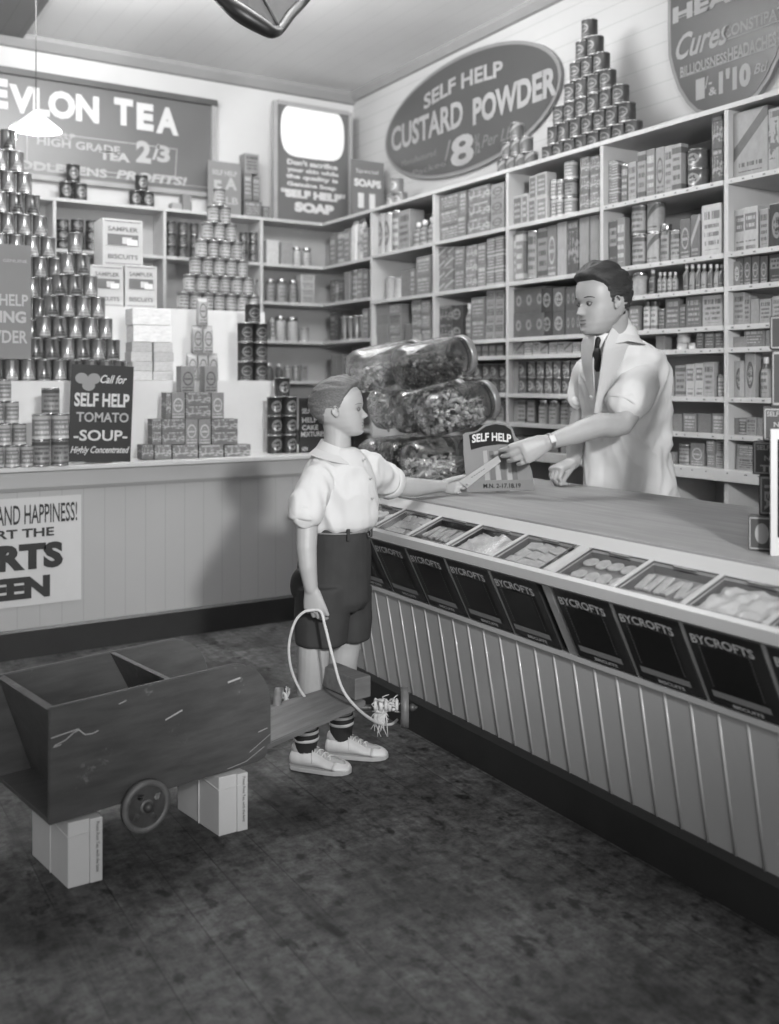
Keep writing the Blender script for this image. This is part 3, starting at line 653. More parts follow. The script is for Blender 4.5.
cell(S['s2'], [(375, 381, 213, 1, n_, 'disc', 160), (382, 388.5, 212, 1, n_, 'disc', 160), (389.5, 396, 210, 1, n_, 'bands', 168), (397, 409, 210, 1, c_, 'text', 146), (410.5, 417, 222, 1, b_, 'bands', 98), (417.5, 424, 220, 1, b_, 'bands', 98), (424.5, 430.5, 217, 1, b_, 'bands', 98)], 'top shelf '+g1, 'packs on the top shelf left of the jars', B1)
cell(S['s3'], [(383, 390, 277, 1, n_, 'plain', 165), (391, 399, 277, 1, n_, 'plain', 160), (401, 409, 270, 1, c_, 'plain', 118), (410, 414.5, 268, 1, c_, 'text', 118), (415, 430, 256, 2, c_, 'text', 125)], 'second shelf '+g1, 'packs on the second shelf left of the jars', B1)
cell(S['s5'], [(375, 387, 304, 4, c_, 'plain', 128), (388, 401, 304, 4, c_, 'text', 125), (404, 410, 324, 1, c_, 'plain', 120), (411, 420, 300, 3, c_, 'pic', 125), (420.5, 430, 300, 3, c_, 'text', 125)], 'third shelf '+g1, 'packs on the third shelf left of the jars', B1)
# corner bay, right wall side
B0 = (6.005, 6.70)
def row0(h, where, grp, ytop, spec):
    cell(h, [(325+6.2*i, 330.2+6.2*i, ytop-((325+6.2*i)-322)*.22*(381-ytop)/160+s[3], s[0], s[1], s[2], s[4]) for i, s in enumerate(spec)], where, grp, B0)
row0(2.138, 'top corner shelf, right wall', 'packs in the corner, top shelf', 238, [(1, c_, 'text', 0, 120), (1, c_, 'plain', -3, 110), (1, c_, 'bands', -3, 125), (1, c_, 'text', -5, 128), (1, p_, 'plain', -12, 195), (1, p_, 'pic', -13, 180), (1, c_, 'text', -2, 120)])
row0(1.850, 'second corner shelf, right wall', 'packs in the corner, second shelf', 277, [(1, c_, 'text', 4, 90), (1, n_, 'split', 6, 110), (1, c_, 'split', 5, 80), (1, c_, 'plain', -2, 125), (1, n_, 'bands', -3, 150), (1, c_, 'text', -3, 130), (1, c_, 'text', -1, 110)])
row0(1.557, 'third corner shelf, right wall', 'tins in the corner, third shelf', 316, [(1, c_, 'text', -2, 75), (1, c_, 'text', 2, 70), (1, n_, 'bell', 2, 140), (1, n_, 'bell', 2, 140), (1, n_, 'bell', 2, 140), (1, n_, 'bell', 2, 140), (1, c_, 'text', -4, 130)])
row0(1.25, 'fourth corner shelf, right wall', 'packs in the corner, fourth shelf', 358, [(1, c_, 'plain', 2, 90), (1, c_, 'plain', -3, 130), (1, c_, 'plain', -3, 125), (1, c_, 'text', 0, 110), (1, c_, 'text', 2, 120), (1, c_, 'plain', 3, 110), (1, c_, 'plain', 2, 100)])
# far wall shelving
def lcell(hs, items, where, group, yf=YS+.03):
    for k, (x0, x1, yt, n, kind, pat, tone) in enumerate(items):
        a = onY(x0, 300, yf).x; b = onY(x1, 300, yf).x; w = (b-a)*.97; top = onY((x0+x1)/2, yt, yf).z; hh = (top-hs)/n
        rnd = kind in ('can', 'jar', 'bottle', 'darkjar'); d = w if rnd else min(.14, w*.8)
        for i in range(n):
            o = pack_obj(kind, pat, tone*random.uniform(.95, 1.05), w, d, hh*.995, ((a+b)/2, yf+d/2, hs+i*hh+.0005), 0)
            lev = '' if n == 1 else (' bottom of stack,' if i == 0 else (' top of stack,' if i == n-1 else f' {ORD[i+1]} in stack,'))
            tag(o, ' '.join(f'{tonew(tone)} {DES[pat]} {KW[kind]} {ORD[k+1]} from left,{lev} {where}'.split()), KW[kind], group)
lcell(2.138, [(57.5, 70.5, 219, 3, n_, 'disc', 62), (72, 85.5, 219, 3, n_, 'disc', 62), (87, 100, 220, 3, n_, 'disc', 62)], 'shelf left of biscuit boxes', 'dark tins on the high shelf far left')
lcell(2.138, [(167.5, 177.5, 221, 3, n_, 'oval', 62), (179.5, 189.5, 222, 3, n_, 'oval', 62), (191.5, 200, 223, 3, n_, 'oval', 62), (241, 249, 232, 3, n_, 'disc', 62), (250.5, 259.5, 232, 3, n_, 'disc', 62)], 'shelf behind pale pyramid', 'dark tins on the high shelf behind the pyramid')
lcell(2.138, [(266.5, 279, 240, 1, c_, 'plain', 185), (281, 293, 242, 1, c_, 'plain', 150), (294.5, 303, 247, 1, j_, 'plain', 170), (304.5, 313, 248, 1, j_, 'text', 160)], 'top corner shelf, far wall', 'packs on the top corner shelf')
lcell(1.850, [(257, 266, 279, 1, j_, 'plain', 130), (268, 277, 279, 1, j_, 'text', 135), (279, 289, 279, 1, j_, 'text', 140), (291, 299, 280, 1, j_, 'text', 135), (301, 315, 275, 4, c_, 'text', 170)], 'second corner shelf, far wall', 'jars on the second corner shelf')
lcell(1.557, [(271, 276, 318, 1, n_, 'bands', 110), (277.5, 288.5, 316, 1, j_, 'plain', 160), (289.5, 300.5, 317, 1, j_, 'plain', 160), (302, 311, 328, 1, n_, 'plain', 150)], 'third corner shelf, far wall', 'jars on the third corner shelf')
lcell(1.25, [(267, 275, 363, 1, b_, 'plain', 80), (277, 284, 364, 1, b_, 'plain', 75), (286, 292, 366, 1, n_, 'text', 130), (294, 300, 366, 1, n_, 'text', 110), (302, 308, 365, 1, c_, 'text', 140)], 'fourth corner shelf, far wall', 'small packs on the fourth corner shelf')
# ---------------- pyramids
def pyramid(px_c, ybase_h, Y, rows, sp, hh, kind, pat, tone, what, group, xlim=-9, d=None, dy=0.0, cond=None, tonej=.05, cat='tin', widths=None):
    """rows: list of counts bottom to top; centre column px_c at plane Y"""
    xc = onY(px_c, 381, Y).x
    for r, cnt in enumerate(rows):
        for i in range(cnt):
            x = xc+(i-(cnt-1)/2)*sp; p = Vector((x, Y, ybase_h+r*hh+.0005)); Z = p.dot(Fv); px = CX+FP*p.dot(Rv)/Z
            if px < xlim: continue
            if cond and not cond(r, i, px): continue
            w = sp*.975
            o = pack_obj(kind, pat, tone*random.uniform(1-tonej, 1+tonej), w, d or w, hh*.995, (p.x, p.y, p.z), random.uniform(-.1, .1) if kind == 'can' else 0)
            pos = 'the top one' if r == len(rows)-1 and cnt == 1 else (f'{ORD[cnt-i] if cnt-i > 1 else "last"} from right, {"bottom" if r == 0 else ORD[r+1]} row' if cnt-i > 1 else f'right end, {"bottom" if r == 0 else ORD[r+1]} row')
            tag(o, f'{what}, {pos}', cat, group)
            yield o
def run(x): return list(x)
# two big pyramids of shiny tins on the lower step
run(pyramid(75, 1.25, 4.93, [13]+[6, 5, 4, 3, 2, 1], .0745, .1045, 'can', 'bell', 130, 'shiny patterned tin in the near left pyramid', 'near pyramid of shiny tins', cond=lambda r, i, px: not (r == 0 and px > 125)))
run(pyramid(8, 1.25, 5.12, list(range(12, 0, -1)), .0765, .1036, 'can', 'bell', 125, 'shiny patterned tin in the tall rear left pyramid', 'tall pyramid of shiny tins', cond=lambda r, i, px: True))
run(pyramid(219, 1.66, 5.43, [7, 6, 5, 4, 3, 2, 1], .0735, .1035, 'can', 'bands', 152, 'pale banded tin in the pyramid on the upper step', 'pale tins on the upper step'))
run(pyramid(252.5, 1.25, 4.98, [2, 2, 2, 1], .088, .106, 'can', 'oval', 42, 'dark oval-label tin in the stack on the lower step', 'dark tins on the lower step'))
run(pyramid(282, .864, 4.72, [2, 2, 2, 1], .086, .101, 'can', 'disc', 52, 'dark round-label tin in the stack behind the boy', 'dark tins behind the boy'))
run(pyramid(202, 1.25, 4.96, [3, 2, 1], .058, .148, 'packet', 'oval', 160, 'pale oval-label packet in the little pyramid of packets', 'pale packets on the lower step', d=.045, cat='packet'))
run(pyramid(50.5, .864, 4.60, [2, 2, 1], .083, .118, 'can', 'bands', 128, 'grey banded tin left of the tomato soup sign', 'tins left of the soup sign'))
run(pyramid(4, .864, 4.60, [4, 3, 2, 1], .064, .098, 'can', 'bands', 120, 'small grey tin at the left edge of the back counter', 'tins at the left edge'))
run(pyramid(73, 2.478, 6.82, [2, 1], .096, .125, 'can', 'disc', 60, 'dark tin in the trio below the tea sign, left trio', 'left trio of dark tins'))
run(pyramid(141.5, 2.478, 6.82, [2, 1], .092, .115, 'can', 'disc', 60, 'dark tin in the trio below the tea sign, right trio', 'right trio of dark tins'))
# cartons pyramid on the back counter (boxes lying and upright)
def bxp(x0, x1, y0, y1, n, tone, pos, Y=4.66, pat='text', d=.07):
    a, b = onY(x0, 400, Y), onY(x1, 400, Y); zt, zb = onY((x0+x1)/2, y0, Y).z, onY((x0+x1)/2, y1, Y).z; w = (b.x-a.x)*.98; hh = (zt-zb)/n
    for i in range(n):
        o = pack_obj('carton', pat, tone, w, d, hh*.99, ((a.x+b.x)/2, Y+d/2, zb+i*hh+.0005), 0)
        tag(o, f'printed carton {pos}'+('' if n == 1 else (', lower one' if i == 0 else ', upper one')), 'carton', 'cartons stacked on the back counter')
for k, (x0, x1) in enumerate([(141.5, 153.5), (154.5, 171.5), (172.6, 198), (199, 223.5), (224.5, 251)]): bxp(x0, x1, 444.6, 459.5, 1, 112 if k else 96, f'in the carton pyramid, bottom row, {ORD[k+1]} from left', pat='pic')
for k, (x0, x1, n, u) in enumerate([(152, 161.5, 2, 0), (162, 185, 2, 0), (185.5, 198, 1, 1), (198.5, 211, 1, 1), (211.8, 238, 2, 0)]): bxp(x0, x1, 418.9, 444.5, n, 128 if u else 108, f'in the carton pyramid, second row, {ORD[k+1]} from left', pat='oval' if u else 'pic')
for k, (x0, x1, n, u) in enumerate([(166, 171, 1, 0), (171.5, 185, 1, 1), (185.7, 211, 2, 0), (211.6, 224, 1, 1)]): bxp(x0, x1, 392.4, 418.8, n, 128 if u else 108, f'in the carton pyramid, third row, {ORD[k+1]} from left', pat='oval' if u else 'pic')
for k, (x0, x1) in enumerate([(181, 195), (204.5, 217.5)]): bxp(x0, x1, 366, 392.3, 1, 132, f'standing on top of the carton pyramid, {"left" if k == 0 else "right"} one', pat='oval')
# white wrapped packets left of the packet pyramid
wp = [(132, 171, 308, 325.2, 1), (132, 172, 325.5, 342, 1)]
Yp = 4.97
def wpk(x0, x1, y0, y1, tone, lab):
    a, b = onY(x0, 340, Yp), onY(x1, 340, Yp); zt, zb = onY(150, y0, Yp).z, onY(150, y1, Yp).z
    o = pack_obj('carton', 'plain', tone, (b.x-a.x)*.985, .12, (zt-zb)*.985, ((a.x+b.x)/2, Yp+.06, zb+.0005), random.uniform(-.03, .03)); tag(o, lab, 'packet', 'white wrapped packets on the lower step')
zs = [380.2, 371, 361.5, 352, 342.2]
for i in range(4):
    wpk(131+i % 2, 152.5, zs[i+1], zs[i], 185-10*(i % 2), f'white wrapped packet, left one in the {ORD[i+1]} layer of the low stack'); wpk(153.5, 174-i % 2, zs[i+1], zs[i], 185-10*((i+1) % 2), f'white wrapped packet, right one in the {ORD[i+1]} layer of the low stack')
wpk(133, 172, 325.2, 342, 225, 'large white packet, lower of two lying on the stack'); wpk(132, 171, 308.5, 325, 222, 'large white packet, topmost of the stack')
# biscuit boxes
def sampler(x0, x1, y0, y1, Y, lab, dd=.2):
    a, b = onY(x0, y1, Y), onY(x1, y1, Y); zt, zb = onY((x0+x1)/2, y0, Y).z, onY((x0+x1)/2, y1, Y).z
    c = Vector(((a.x+b.x)/2, Y+dd/2, zb)); t = thing('biscuit_box', lab, 'biscuit box', tuple(c), 'sampler biscuit boxes'); w = b.x-a.x; h = zt-zb
    bm = BM(); box(bm, c.x-w/2, c.x+w/2, Y, Y+dd, zb, zt, bev=.004); obj('body', bm, mat('biscuit_box_paper', 178, .5, var=.05), t)
    bm = BM(); o = Vector((c.x, Y-.001, zb+h/2))
    def q(u0, u1, v0, v1, mi): f = bm.faces.new([bm.verts.new(o+RX*(u*w)+UZ*(v*h)+Vector((0, -.001*(1+mi), 0))) for u, v in ((u0, v0), (u1, v0), (u1, v1), (u0, v1))]); f.material_index = mi
    pm_ = [mat('panel_grey', 105, .5), mat('panel_pale', 190, .5), mat('panel_white', 215, .5)]
    q(-.38, .38, -.06, .18, 0); obj('picture_panel', bm, pm_, t); bm = BM()
    q(-.02, .22, -.02, .12, 1); obj('picture_detail', bm, pm_, t); bm = BM(); q(.1, .36, -.05, .08, 2); obj('picture_detail', bm, pm_, t)
    bm = BM(); q(-.44, .44, .44, .455, 0); obj('border_line', bm, pm_, t); bm = BM(); q(-.44, .44, -.455, -.44, 0); obj('border_line', bm, pm_, t)
    bm = BM(); letters(bm, 'SAMPLER', o+UZ*(h*.29), RX, UZ, w*.74, h*.10, .02); letters(bm, 'BISCUITS', o-UZ*(h*.30), RX, UZ, w*.74, h*.10, .02); obj('lettering', bm, mat('print_brown', 110, .6), t)
zt_ = 1.661
def sb(x0, x1, y0, Y, base, lab, dd): # height from base
    yb = HY-(base-H)*FP/onY((x0+x1)/2, 300, Y).dot(Fv); sampler(x0, x1, y0, yb, Y, lab, dd)
sb(90.5, 123.5, 265.5, 5.44, zt_, 'sampler biscuit box, lower left of the three beside the tin pyramid', .2)
sb(125, 157, 265.5, 5.44, zt_, 'sampler biscuit box, lower right of the three beside the tin pyramid', .2)
sb(102.5, 143, 219.5, 5.46, onY(110, 265.2, 5.44).z+.001, 'sampler biscuit box, topmost of the three', .18)
# pyramids on top of the right shelving
def rpyr(Yc, X, rows, sp, hh, what, group, pat, tone, base=SH['top']):
    for r, cnt in enumerate(rows):
        for i in range(cnt):
            y = Yc-(i-(cnt-1)/2)*sp
            o = pack_obj('can', pat, tone*random.uniform(.95, 1.05), sp*.97, sp*.97, hh*.995, (X, y, base+r*hh+.0005), -PI/2+random.uniform(-.25, .25))
            pos = 'top one' if cnt == 1 else f'{ORD[i+1]} from left, {"bottom" if r == 0 else ORD[r+1]} row'
            tag(o, f'{what}, {pos}', 'tin', group)
rpyr(3.93, 3.70, [8, 7, 6, 4, 3, 2, 1], .093, .103, 'dark oval-label tin in the big shelf-top pyramid', 'big pyramid of dark tins', 'oval', 62)
rpyr(4.52, 3.68, [4, 3, 1], .085, .098, 'small tin in the low pyramid by custard sign', 'low pyramid of tins', 'diag', 80)
rpyr(6.525, 3.84, [2, 1], .085, .13, 'tin in the trio standing behind the small corner card', 'trio of tins behind the corner card', 'disc', 130, base=SH['top']+.20)
bm = BM(); box(bm, 3.76, 3.93, 6.41, 6.64, SH['top']+.0005, SH['top']+.199, bev=.004); tag(obj('wooden_crate', bm, mat('card_grey', 120)), 'plain box under the trio of tins in the corner', 'box')
rpyr(Ypx(397, 3.72), 3.72, [2, 1], .10, .11, 'tin in the blurred trio left of the custard sign', 'trio of tins by the custard sign', 'disc', 120)
# ================================================================ signs
sign_grey = mat('grey_sign_paint', 102, .32, var=.05, sc=2); sign_ink = mat('pale_sign_letters', 200, .5, var=.03); sign_mid = mat('mid_sign_letters', 165, .5, var=.03); frame_d = mat('sign_frame', 82, .4, var=.1)
XN = Vector((1, 0, 0))
# tea sign on the far wall
t = thing('tea_sign', 'large framed tea advertisement high on the far wall at upper left', 'sign', (1.6, YW-.03, 2.64))
sx0, sx1, sz0, sz1 = -.15, onY(217, 101, YW-.04).x, 2.645, 3.36
bm = BM(); box(bm, sx0, sx1-.03, YW-.03, YW-.004, sz0, sz1-.03); obj('board', bm, sign_grey, t)
bm = BM(); box(bm, sx0, sx1, YW-.06, YW-.004, sz1-.045, sz1, bev=.004); o = obj('frame', bm, frame_d, t)
bm = BM(); box(bm, sx1-.045, sx1-.012, YW-.055, YW-.031, sz0, sz1-.046); box(bm, sx0, sx1-.03, YW-.05, YW-.031, sz0-.02, sz0+.015); obj('frame_edge', bm, mat('pale_frame', 150, .4), t)
ys_ = YW-.031
def ytext(bm, s, x0, x1, yc, hp, bold=.02, Y=None, shear=0, arc=0):
    Y = Y if Y is not None else ys_
    a, b = onY(x0, yc, Y), onY(x1, yc, Y); z = onY((x0+x1)/2, yc, Y)
    letters(bm, s, Vector(((a.x+b.x)/2, Y, z.z)), RX, UZ, b.x-a.x, hp/FP*z.dot(Fv), bold, shear, arc)
bm = BM(); ytext(bm, 'E', -13, 8, 93, 30, .06); ytext(bm, 'VLON', 9, 99, 104, 28, .05); ytext(bm, 'T', 114, 133, 112, 27, .06); ytext(bm, 'E', 136.5, 153.5, 117, 27, .06); ytext(bm, 'A', 156, 178.5, 121, 27, .05); obj('lettering', bm, sign_ink, t)
bm = BM(); ytext(bm, 'SELF HELP', 26, 75, 134, 6, .01); ytext(bm, 'HIGH GRADE', 37, 120, 145.5, 8, .02); ytext(bm, 'TEA', 99, 130, 156.5, 9, .05)
ytext(bm, 'NO MIDDLEMENS', -35, 107, 166, 9, .03); ytext(bm, 'PROFITS!', 116, 187, 178, 9, .04, shear=.2)
obj('small_lettering', bm, sign_mid, t)
bm = BM(); ytext(bm, "2", 136, 151, 152, 22, .05); ytext(bm, "/", 152, 160, 152, 16, .02); ytext(bm, "3", 157, 170, 154, 17, .04)
def line(bm, p, q, w=.006):
    d = (q-p).normalized(); n_ = Vector((-d.z, 0, d.x)); f = bm.faces.new([bm.verts.new(v+Vector((0, -.001, 0))) for v in (p-n_*w/2, q-n_*w/2, q+n_*w/2, p+n_*w/2)])
cr = [onY(27, 130, ys_), onY(177, 139.5, ys_), onY(175, 170, ys_), onY(27, 163, ys_)]; cr[1].z = cr[0].z; cr[2].z = cr[3].z
for i in range(4): line(bm, cr[i], cr[(i+1) % 4])
line(bm, Vector((sx0, ys_, sz0+.055)), Vector((sx1-.06, ys_, sz0+.055)), .004)
obj('price', bm, sign_mid, t)
# soap show card in a frame
Yc = YS+.07; t = thing('soap_sign', 'tall framed soap advertisement with a white oval top standing in the corner', 'sign', (3.58, Yc, SH['top']))
x0, x1 = onY(275, 150, Yc).x, onY(350.5, 150, Yc).x; zb, zt = SH['top']+.002, onY(312, 108, Yc).z
bm = BM(); box(bm, x0+.02, x1-.02, Yc, Yc+.02, zb, zt); obj('board', bm, sign_grey, t)
bm = BM(); box(bm, x0-.015, x0+.019, Yc-.015, Yc+.02, zb, zt+.01, bev=.004); box(bm, x1-.019, x1+.01, Yc-.015, Yc+.02, zb, zt+.01, bev=.004); box(bm, x0+.02, x1-.02, Yc-.015, Yc+.02, zt-.015, zt+.02, bev=.004); obj('frame', bm, mat('pale_frame', 150), t)
bm = BM(); ce = onY(313, 133, Yc-.001); a = (x1-x0)*.42; b_ = .205; pts = []
for i in range(48):
    th = 2*PI*i/48; cx, sx = math.cos(th), math.sin(th); pts.append(bm.verts.new(ce+RX*(a*math.copysign(abs(cx)**.35, cx))+UZ*(b_*math.copysign(abs(sx)**.8, sx))+Vector((0, -.001, 0))))
bm.faces.new(pts[::-1]); obj('white_shape', bm, mat('bright_white', 235, .25, var=.02), t)  # near-white rounded shape over the upper board
bm = BM(); Y = Yc-.001
for s, a0, a1, y, hp in (("Don't sacrifice", 287, 337.5, 164.5, 5.5), ('your skin while', 287, 338.5, 172.5, 5.5), ('the quality is', 286, 338, 179, 5.5), ("Genuine Soap", 287, 336, 186.5, 5.5), ('"SELF HELP"', 281, 345, 195.5, 8.5), ('SOAP', 294.5, 334, 208.5, 10)): ytext(bm, s, a0, a1, y, hp, .045 if hp < 7 else .08, Y=Y)
obj('lettering', bm, sign_ink, t)
# price cards on top of the shelves
def card(nm, lab, x0, x1, yt, Y, zb, tone, texts, m_ink, yb=None, th=.008, name='show_card', cat='show card', lean=0):
    a, b = onY(x0, yt, Y), onY(x1, yt, Y); t = thing(name, lab, cat, ((a.x+b.x)/2, Y, zb)); zt = onY((x0+x1)/2, yt, Y).z
    bm = BM(); box(bm, a.x, b.x, Y, Y+th, zb, zt); obj('board', bm, mat('card_%s' % nm, tone, .5, var=.05), t)
    bm = BM()
    for s, c0, c1, y, hp, bo in texts: ytext(bm, s, c0, c1, y, hp, bo, Y=Y-.0005)
    obj('lettering', bm, m_ink, t); return t
card('a', 'grey price card standing above the pale tin pyramid', 208, 241, 162, 6.78, SH['top'], 125, [('SELF HELP', 212, 237, 173, 5, .03), ('5', 213, 222, 188, 16, .04), ('A', 225, 237, 184, 12, .04), ('LB', 226, 238, 201, 7, .02)], sign_mid)
t = card('b', 'small grey soap price card in the corner beside the soap sign', 351.5, 384, 161, 6.35, SH['top']+.001, 108, [('Special', 356, 378, 172, 5, .0), ('SOAPS', 354, 381, 183.5, 8, .06), ('11', 358, 375, 201, 15, .08)], sign_ink)
# tower of tins and boxes behind the price card
bt = [(244, 262, 205, 222, 100), (262.5, 270, 209, 222, 90), (244, 252, 178, 204.6, 110), (252.6, 260, 180, 204.6, 105), (244.5, 259, 158, 178, 130)]
for k, (a0, a1, y0, y1, tn) in enumerate(bt):
    Y = 6.80; a, b = onY(a0, 200, Y), onY(a1, 200, Y); dz = SH['top']+.0006-onY(255, 222, Y).z; zt, zb_ = onY(255, y0, Y).z+dz, onY(255, y1, Y).z+dz
    tag(pack_obj('carton', 'text', tn, b.x-a.x-.003, .1, zt-zb_-.001, ((a.x+b.x)/2, Y+.05, zb_), 0), f'dim carton in the little tower left of the soap sign, {["lower wide one", "lowest right one", "middle left one", "middle right one", "topmost one"][k]}', 'carton', 'little tower of cartons')
for k, (a0, a1, y0, tn) in enumerate([(172, 182, 205, 150), (183, 191, 194, 120), (192, 200, 202, 190)]):
    Y = 6.82; a, b = onY(a0, 200, Y), onY(a1, 200, Y); zt = onY(a0, y0, Y).z
    tag(pack_obj('carton', 'plain', tn, b.x-a.x, .08, max(.06, zt-SH['top']), ((a.x+b.x)/2, Y+.04, SH['top']+.0006), 0), f'small carton below the end of the tea sign, {ORD[k+1]} from left', 'carton', 'small cartons below the tea sign')
# tomato soup show card
Yt = 4.60; a, b = onY(67, 410, Yt), onY(131, 410, Yt); zb = .8645; zt = onY(98, 363.5, Yt).z
t = thing('soup_sign', 'black tomato soup show card with pale lettering on the back counter', 'show card', ((a.x+b.x)/2, Yt, zb))
Mr = T((a.x+b.x)/2, Yt, zb) @ Matrix.Rotation(math.radians(2.2), 4, 'Y'); w, h = b.x-a.x, zt-zb-.008
bm = BM(); box(bm, -w/2+.004, w/2-.004, -.002, .006, .008, h, M=Mr); obj('board', bm, mat('black_card', 38, .5, var=.1), t)
bm = BM(); box(bm, -.06, .06, .007, .06, .004, .010, M=Mr); obj('foot', bm, mat('black_card', 38), t)
bm = BM(); R_ = (Mr.to_3x3() @ Vector((1, 0, 0))); U_ = (Mr.to_3x3() @ Vector((0, 0, 1))); oo = Mr @ Vector((0, -.003, 0))
def tt(s, cx, cz, ww, hh_, bold, shear=0, arc=0): letters(bm, s, oo+R_*(cx*w)+U_*(cz*h), R_, U_, ww*w, hh_*h, bold, shear, arc)
tt('Call for', .17, .86, .42, .085, .02, .4); tt('SELF HELP', .0, .645, .86, .14, .03)
tt('-SOUP-', 0, .285, .84, .11, .02); tt('Highly Concentrated', .0, .13, .92, .09, .02, .35); obj('lettering', bm, sign_ink, t)
bm = BM(); tt('TOMATO', .02, .47, .82, .10, .02); obj('product_lettering', bm, sign_mid, t)
bm = BM()
for u, v in ((-.33, .86), (-.14, .86), (-.22, .79)):
    vs = [bm.verts.new(oo+R_*(u*w+.10*w*math.cos(2*PI*i/20))+U_*(v*h+.055*h*math.sin(2*PI*i/20))-Vector((0, .001+.0003*u, 0))) for i in range(20)]; bm.faces.new(vs)
obj('tomato_picture', bm, grey_ink, t)
# baking powder card in front of the shiny pyramid
card('c', 'grey baking powder show card leaning before the shiny tin pyramid at the left edge', -34, 31, 243.5, 4.875, 1.25+.1055, 112, [('SELF HELP', -31, 28, 299.5, 12, .02), ('BAKING', -31, 26, 316.5, 12, .04), ('POWDER', -32, 27.5, 336.5, 13, .02), ('GENUINE', 3, 27, 261, 3, 0)], sign_mid)
# cake mixtures card behind the boy
card('d', 'black cake mixtures show card on the back counter behind the boy\'s head', 299.5, 335, 398, 4.70, .8645, 42, [('SELF', 302, 310, 411, 5, .02), ('HELP', 302, 317, 420, 5, .02), ('CAKE', 302, 318, 427.5, 5, .03), ('MIXTURES', 301, 325, 434, 5, .02), ('NEW', 302, 308, 449, 4, .02)], sign_ink)
# oval custard sign on the right wall
Xc = XW-.03; t = thing('custard_sign', 'large dark oval custard powder sign on the board wall above the shelves', 'sign', (Xc, 5.43, 2.68))
ya, yb = onX(385, 115, Xc).y, onX(561, 80, Xc).y; cc = Vector((Xc, (ya+yb)/2, 3.075)); A_, B_ = (ya-yb)/2, .405
def ell(bm, a, b, d, depth):
    pts = [Vector((Xc+d, cc.y+a*math.cos(2*PI*i/64), cc.z+b*math.sin(2*PI*i/64))) for i in range(64)]; prism(bm, pts, (depth, 0, 0))
bm = BM(); ell(bm, A_, B_, 0, .025); obj('rim', bm, mat('sign_rim', 125, .4), t)
bm = BM(); ell(bm, A_-.025, B_-.025, -.003, .01); obj('board', bm, mat('oval_sign_grey', 76, .35, var=.05, sc=1.5), t)
RYm = Vector((0, -1, 0))
def xtext(bm, s, x0, x1, yc, hp, bold=.02, X=None, shear=0, arc=0, zoff=0, slope=0):
    X = X if X is not None else Xc-.004
    a, b = onX(x0, yc, X), onX(x1, yc, X); m_ = onX((x0+x1)/2, yc, X)
    letters(bm, s, Vector((X, (a.y+b.y)/2, m_.z+zoff)), RYm, UZ, a.y-b.y, hp/FP*m_.dot(Fv), bold, shear, arc)
bm = BM(); xtext(bm, 'SELF HELP', 424, 503, 80.5, 16, .03, arc=.035); xtext(bm, 'CUSTARD', 391.5, 463, 126.5, 26, .03); xtext(bm, 'POWDER', 473, 557, 96, 29, .04); xtext(bm, '8', 451, 474, 150, 31, .03)
obj('lettering', bm, mat('custard_letters', 150, .5), t)
bm = BM(); xtext(bm, 'Manufactured', 402, 436, 158, 6, .0); xtext(bm, 'Packed', 413, 446, 168, 6, 0); xtext(bm, '/', 444, 451, 152, 22, .0); xtext(bm, "½", 475, 480, 144, 20, .02); xtext(bm, 'Per Lb', 482, 512, 137, 12, .0, shear=.3)
obj('small_lettering', bm, mat('custard_small', 122, .5), t)
# shield sign at the upper right
t = thing('remedy_sign', 'dark shield shaped remedy sign at the upper right corner of the photo', 'sign', (Xc, 3.2, 2.6))
L_ = [(3.560, 3.50), (3.588, 3.30), (3.590, 3.10), (3.585, 2.95), (3.56, 2.86), (3.52, 2.76), (3.46, 2.67), (3.40, 2.61), (3.30, 2.57), (3.215, 2.56)]
cxm = 3.215; outl = L_+[(2*cxm-y, z) for y, z in L_[::-1][1:]]
bm = BM(); prism(bm, [Vector((Xc, y, z)) for y, z in outl], (.025, 0, 0)); obj('rim', bm, mat('sign_rim', 125), t)
bm = BM(); prism(bm, [Vector((Xc-.003, cxm+(y-cxm)*.94, 3.03+(z-3.03)*.96)) for y, z in outl], (.01, 0, 0)); obj('board', bm, mat('shield_sign_grey', 70, .35, var=.05, sc=1.5), t)
bm = BM(); xtext(bm, 'HEALTH', 673, 792, -8, 17, .05); xtext(bm, 'Cures', 676, 730, 39, 26, .02, shear=.45); xtext(bm, 'CONSTIPATION', 724, 806, 18, 12, .02)
xtext(bm, 'BILLIOUSNESS', 680.5, 727, 64.5, 10.5, .02); xtext(bm, 'HEADACHES', 728, 776.5, 47, 14, .03)
xtext(bm, "1", 696, 705, 89, 21, .06); xtext(bm, "/-", 705, 712, 82, 12, .02); xtext(bm, '&', 709, 717, 91, 8, .02); xtext(bm, "1'10", 719, 751, 78, 24, .06); xtext(bm, 'Btl', 754, 768, 67.5, 10, .01, shear=.3)
bm2 = BM()
obj('lettering', bm, mat('shield_letters', 145, .5), t)
for p, q in (((674, 19), (735, -4)), ((727, 39), (800, 14)), ((680, 79), (776, 44))):
    a, b = onX(*p, Xc-.005), onX(*q, Xc-.005); z = (a.z+b.z)/2
    box(bm2, Xc-.0055, Xc-.004, b.y, a.y, z-.003, z+.003)
obj('ruled_lines', bm2, mat('sign_rim', 125), t)
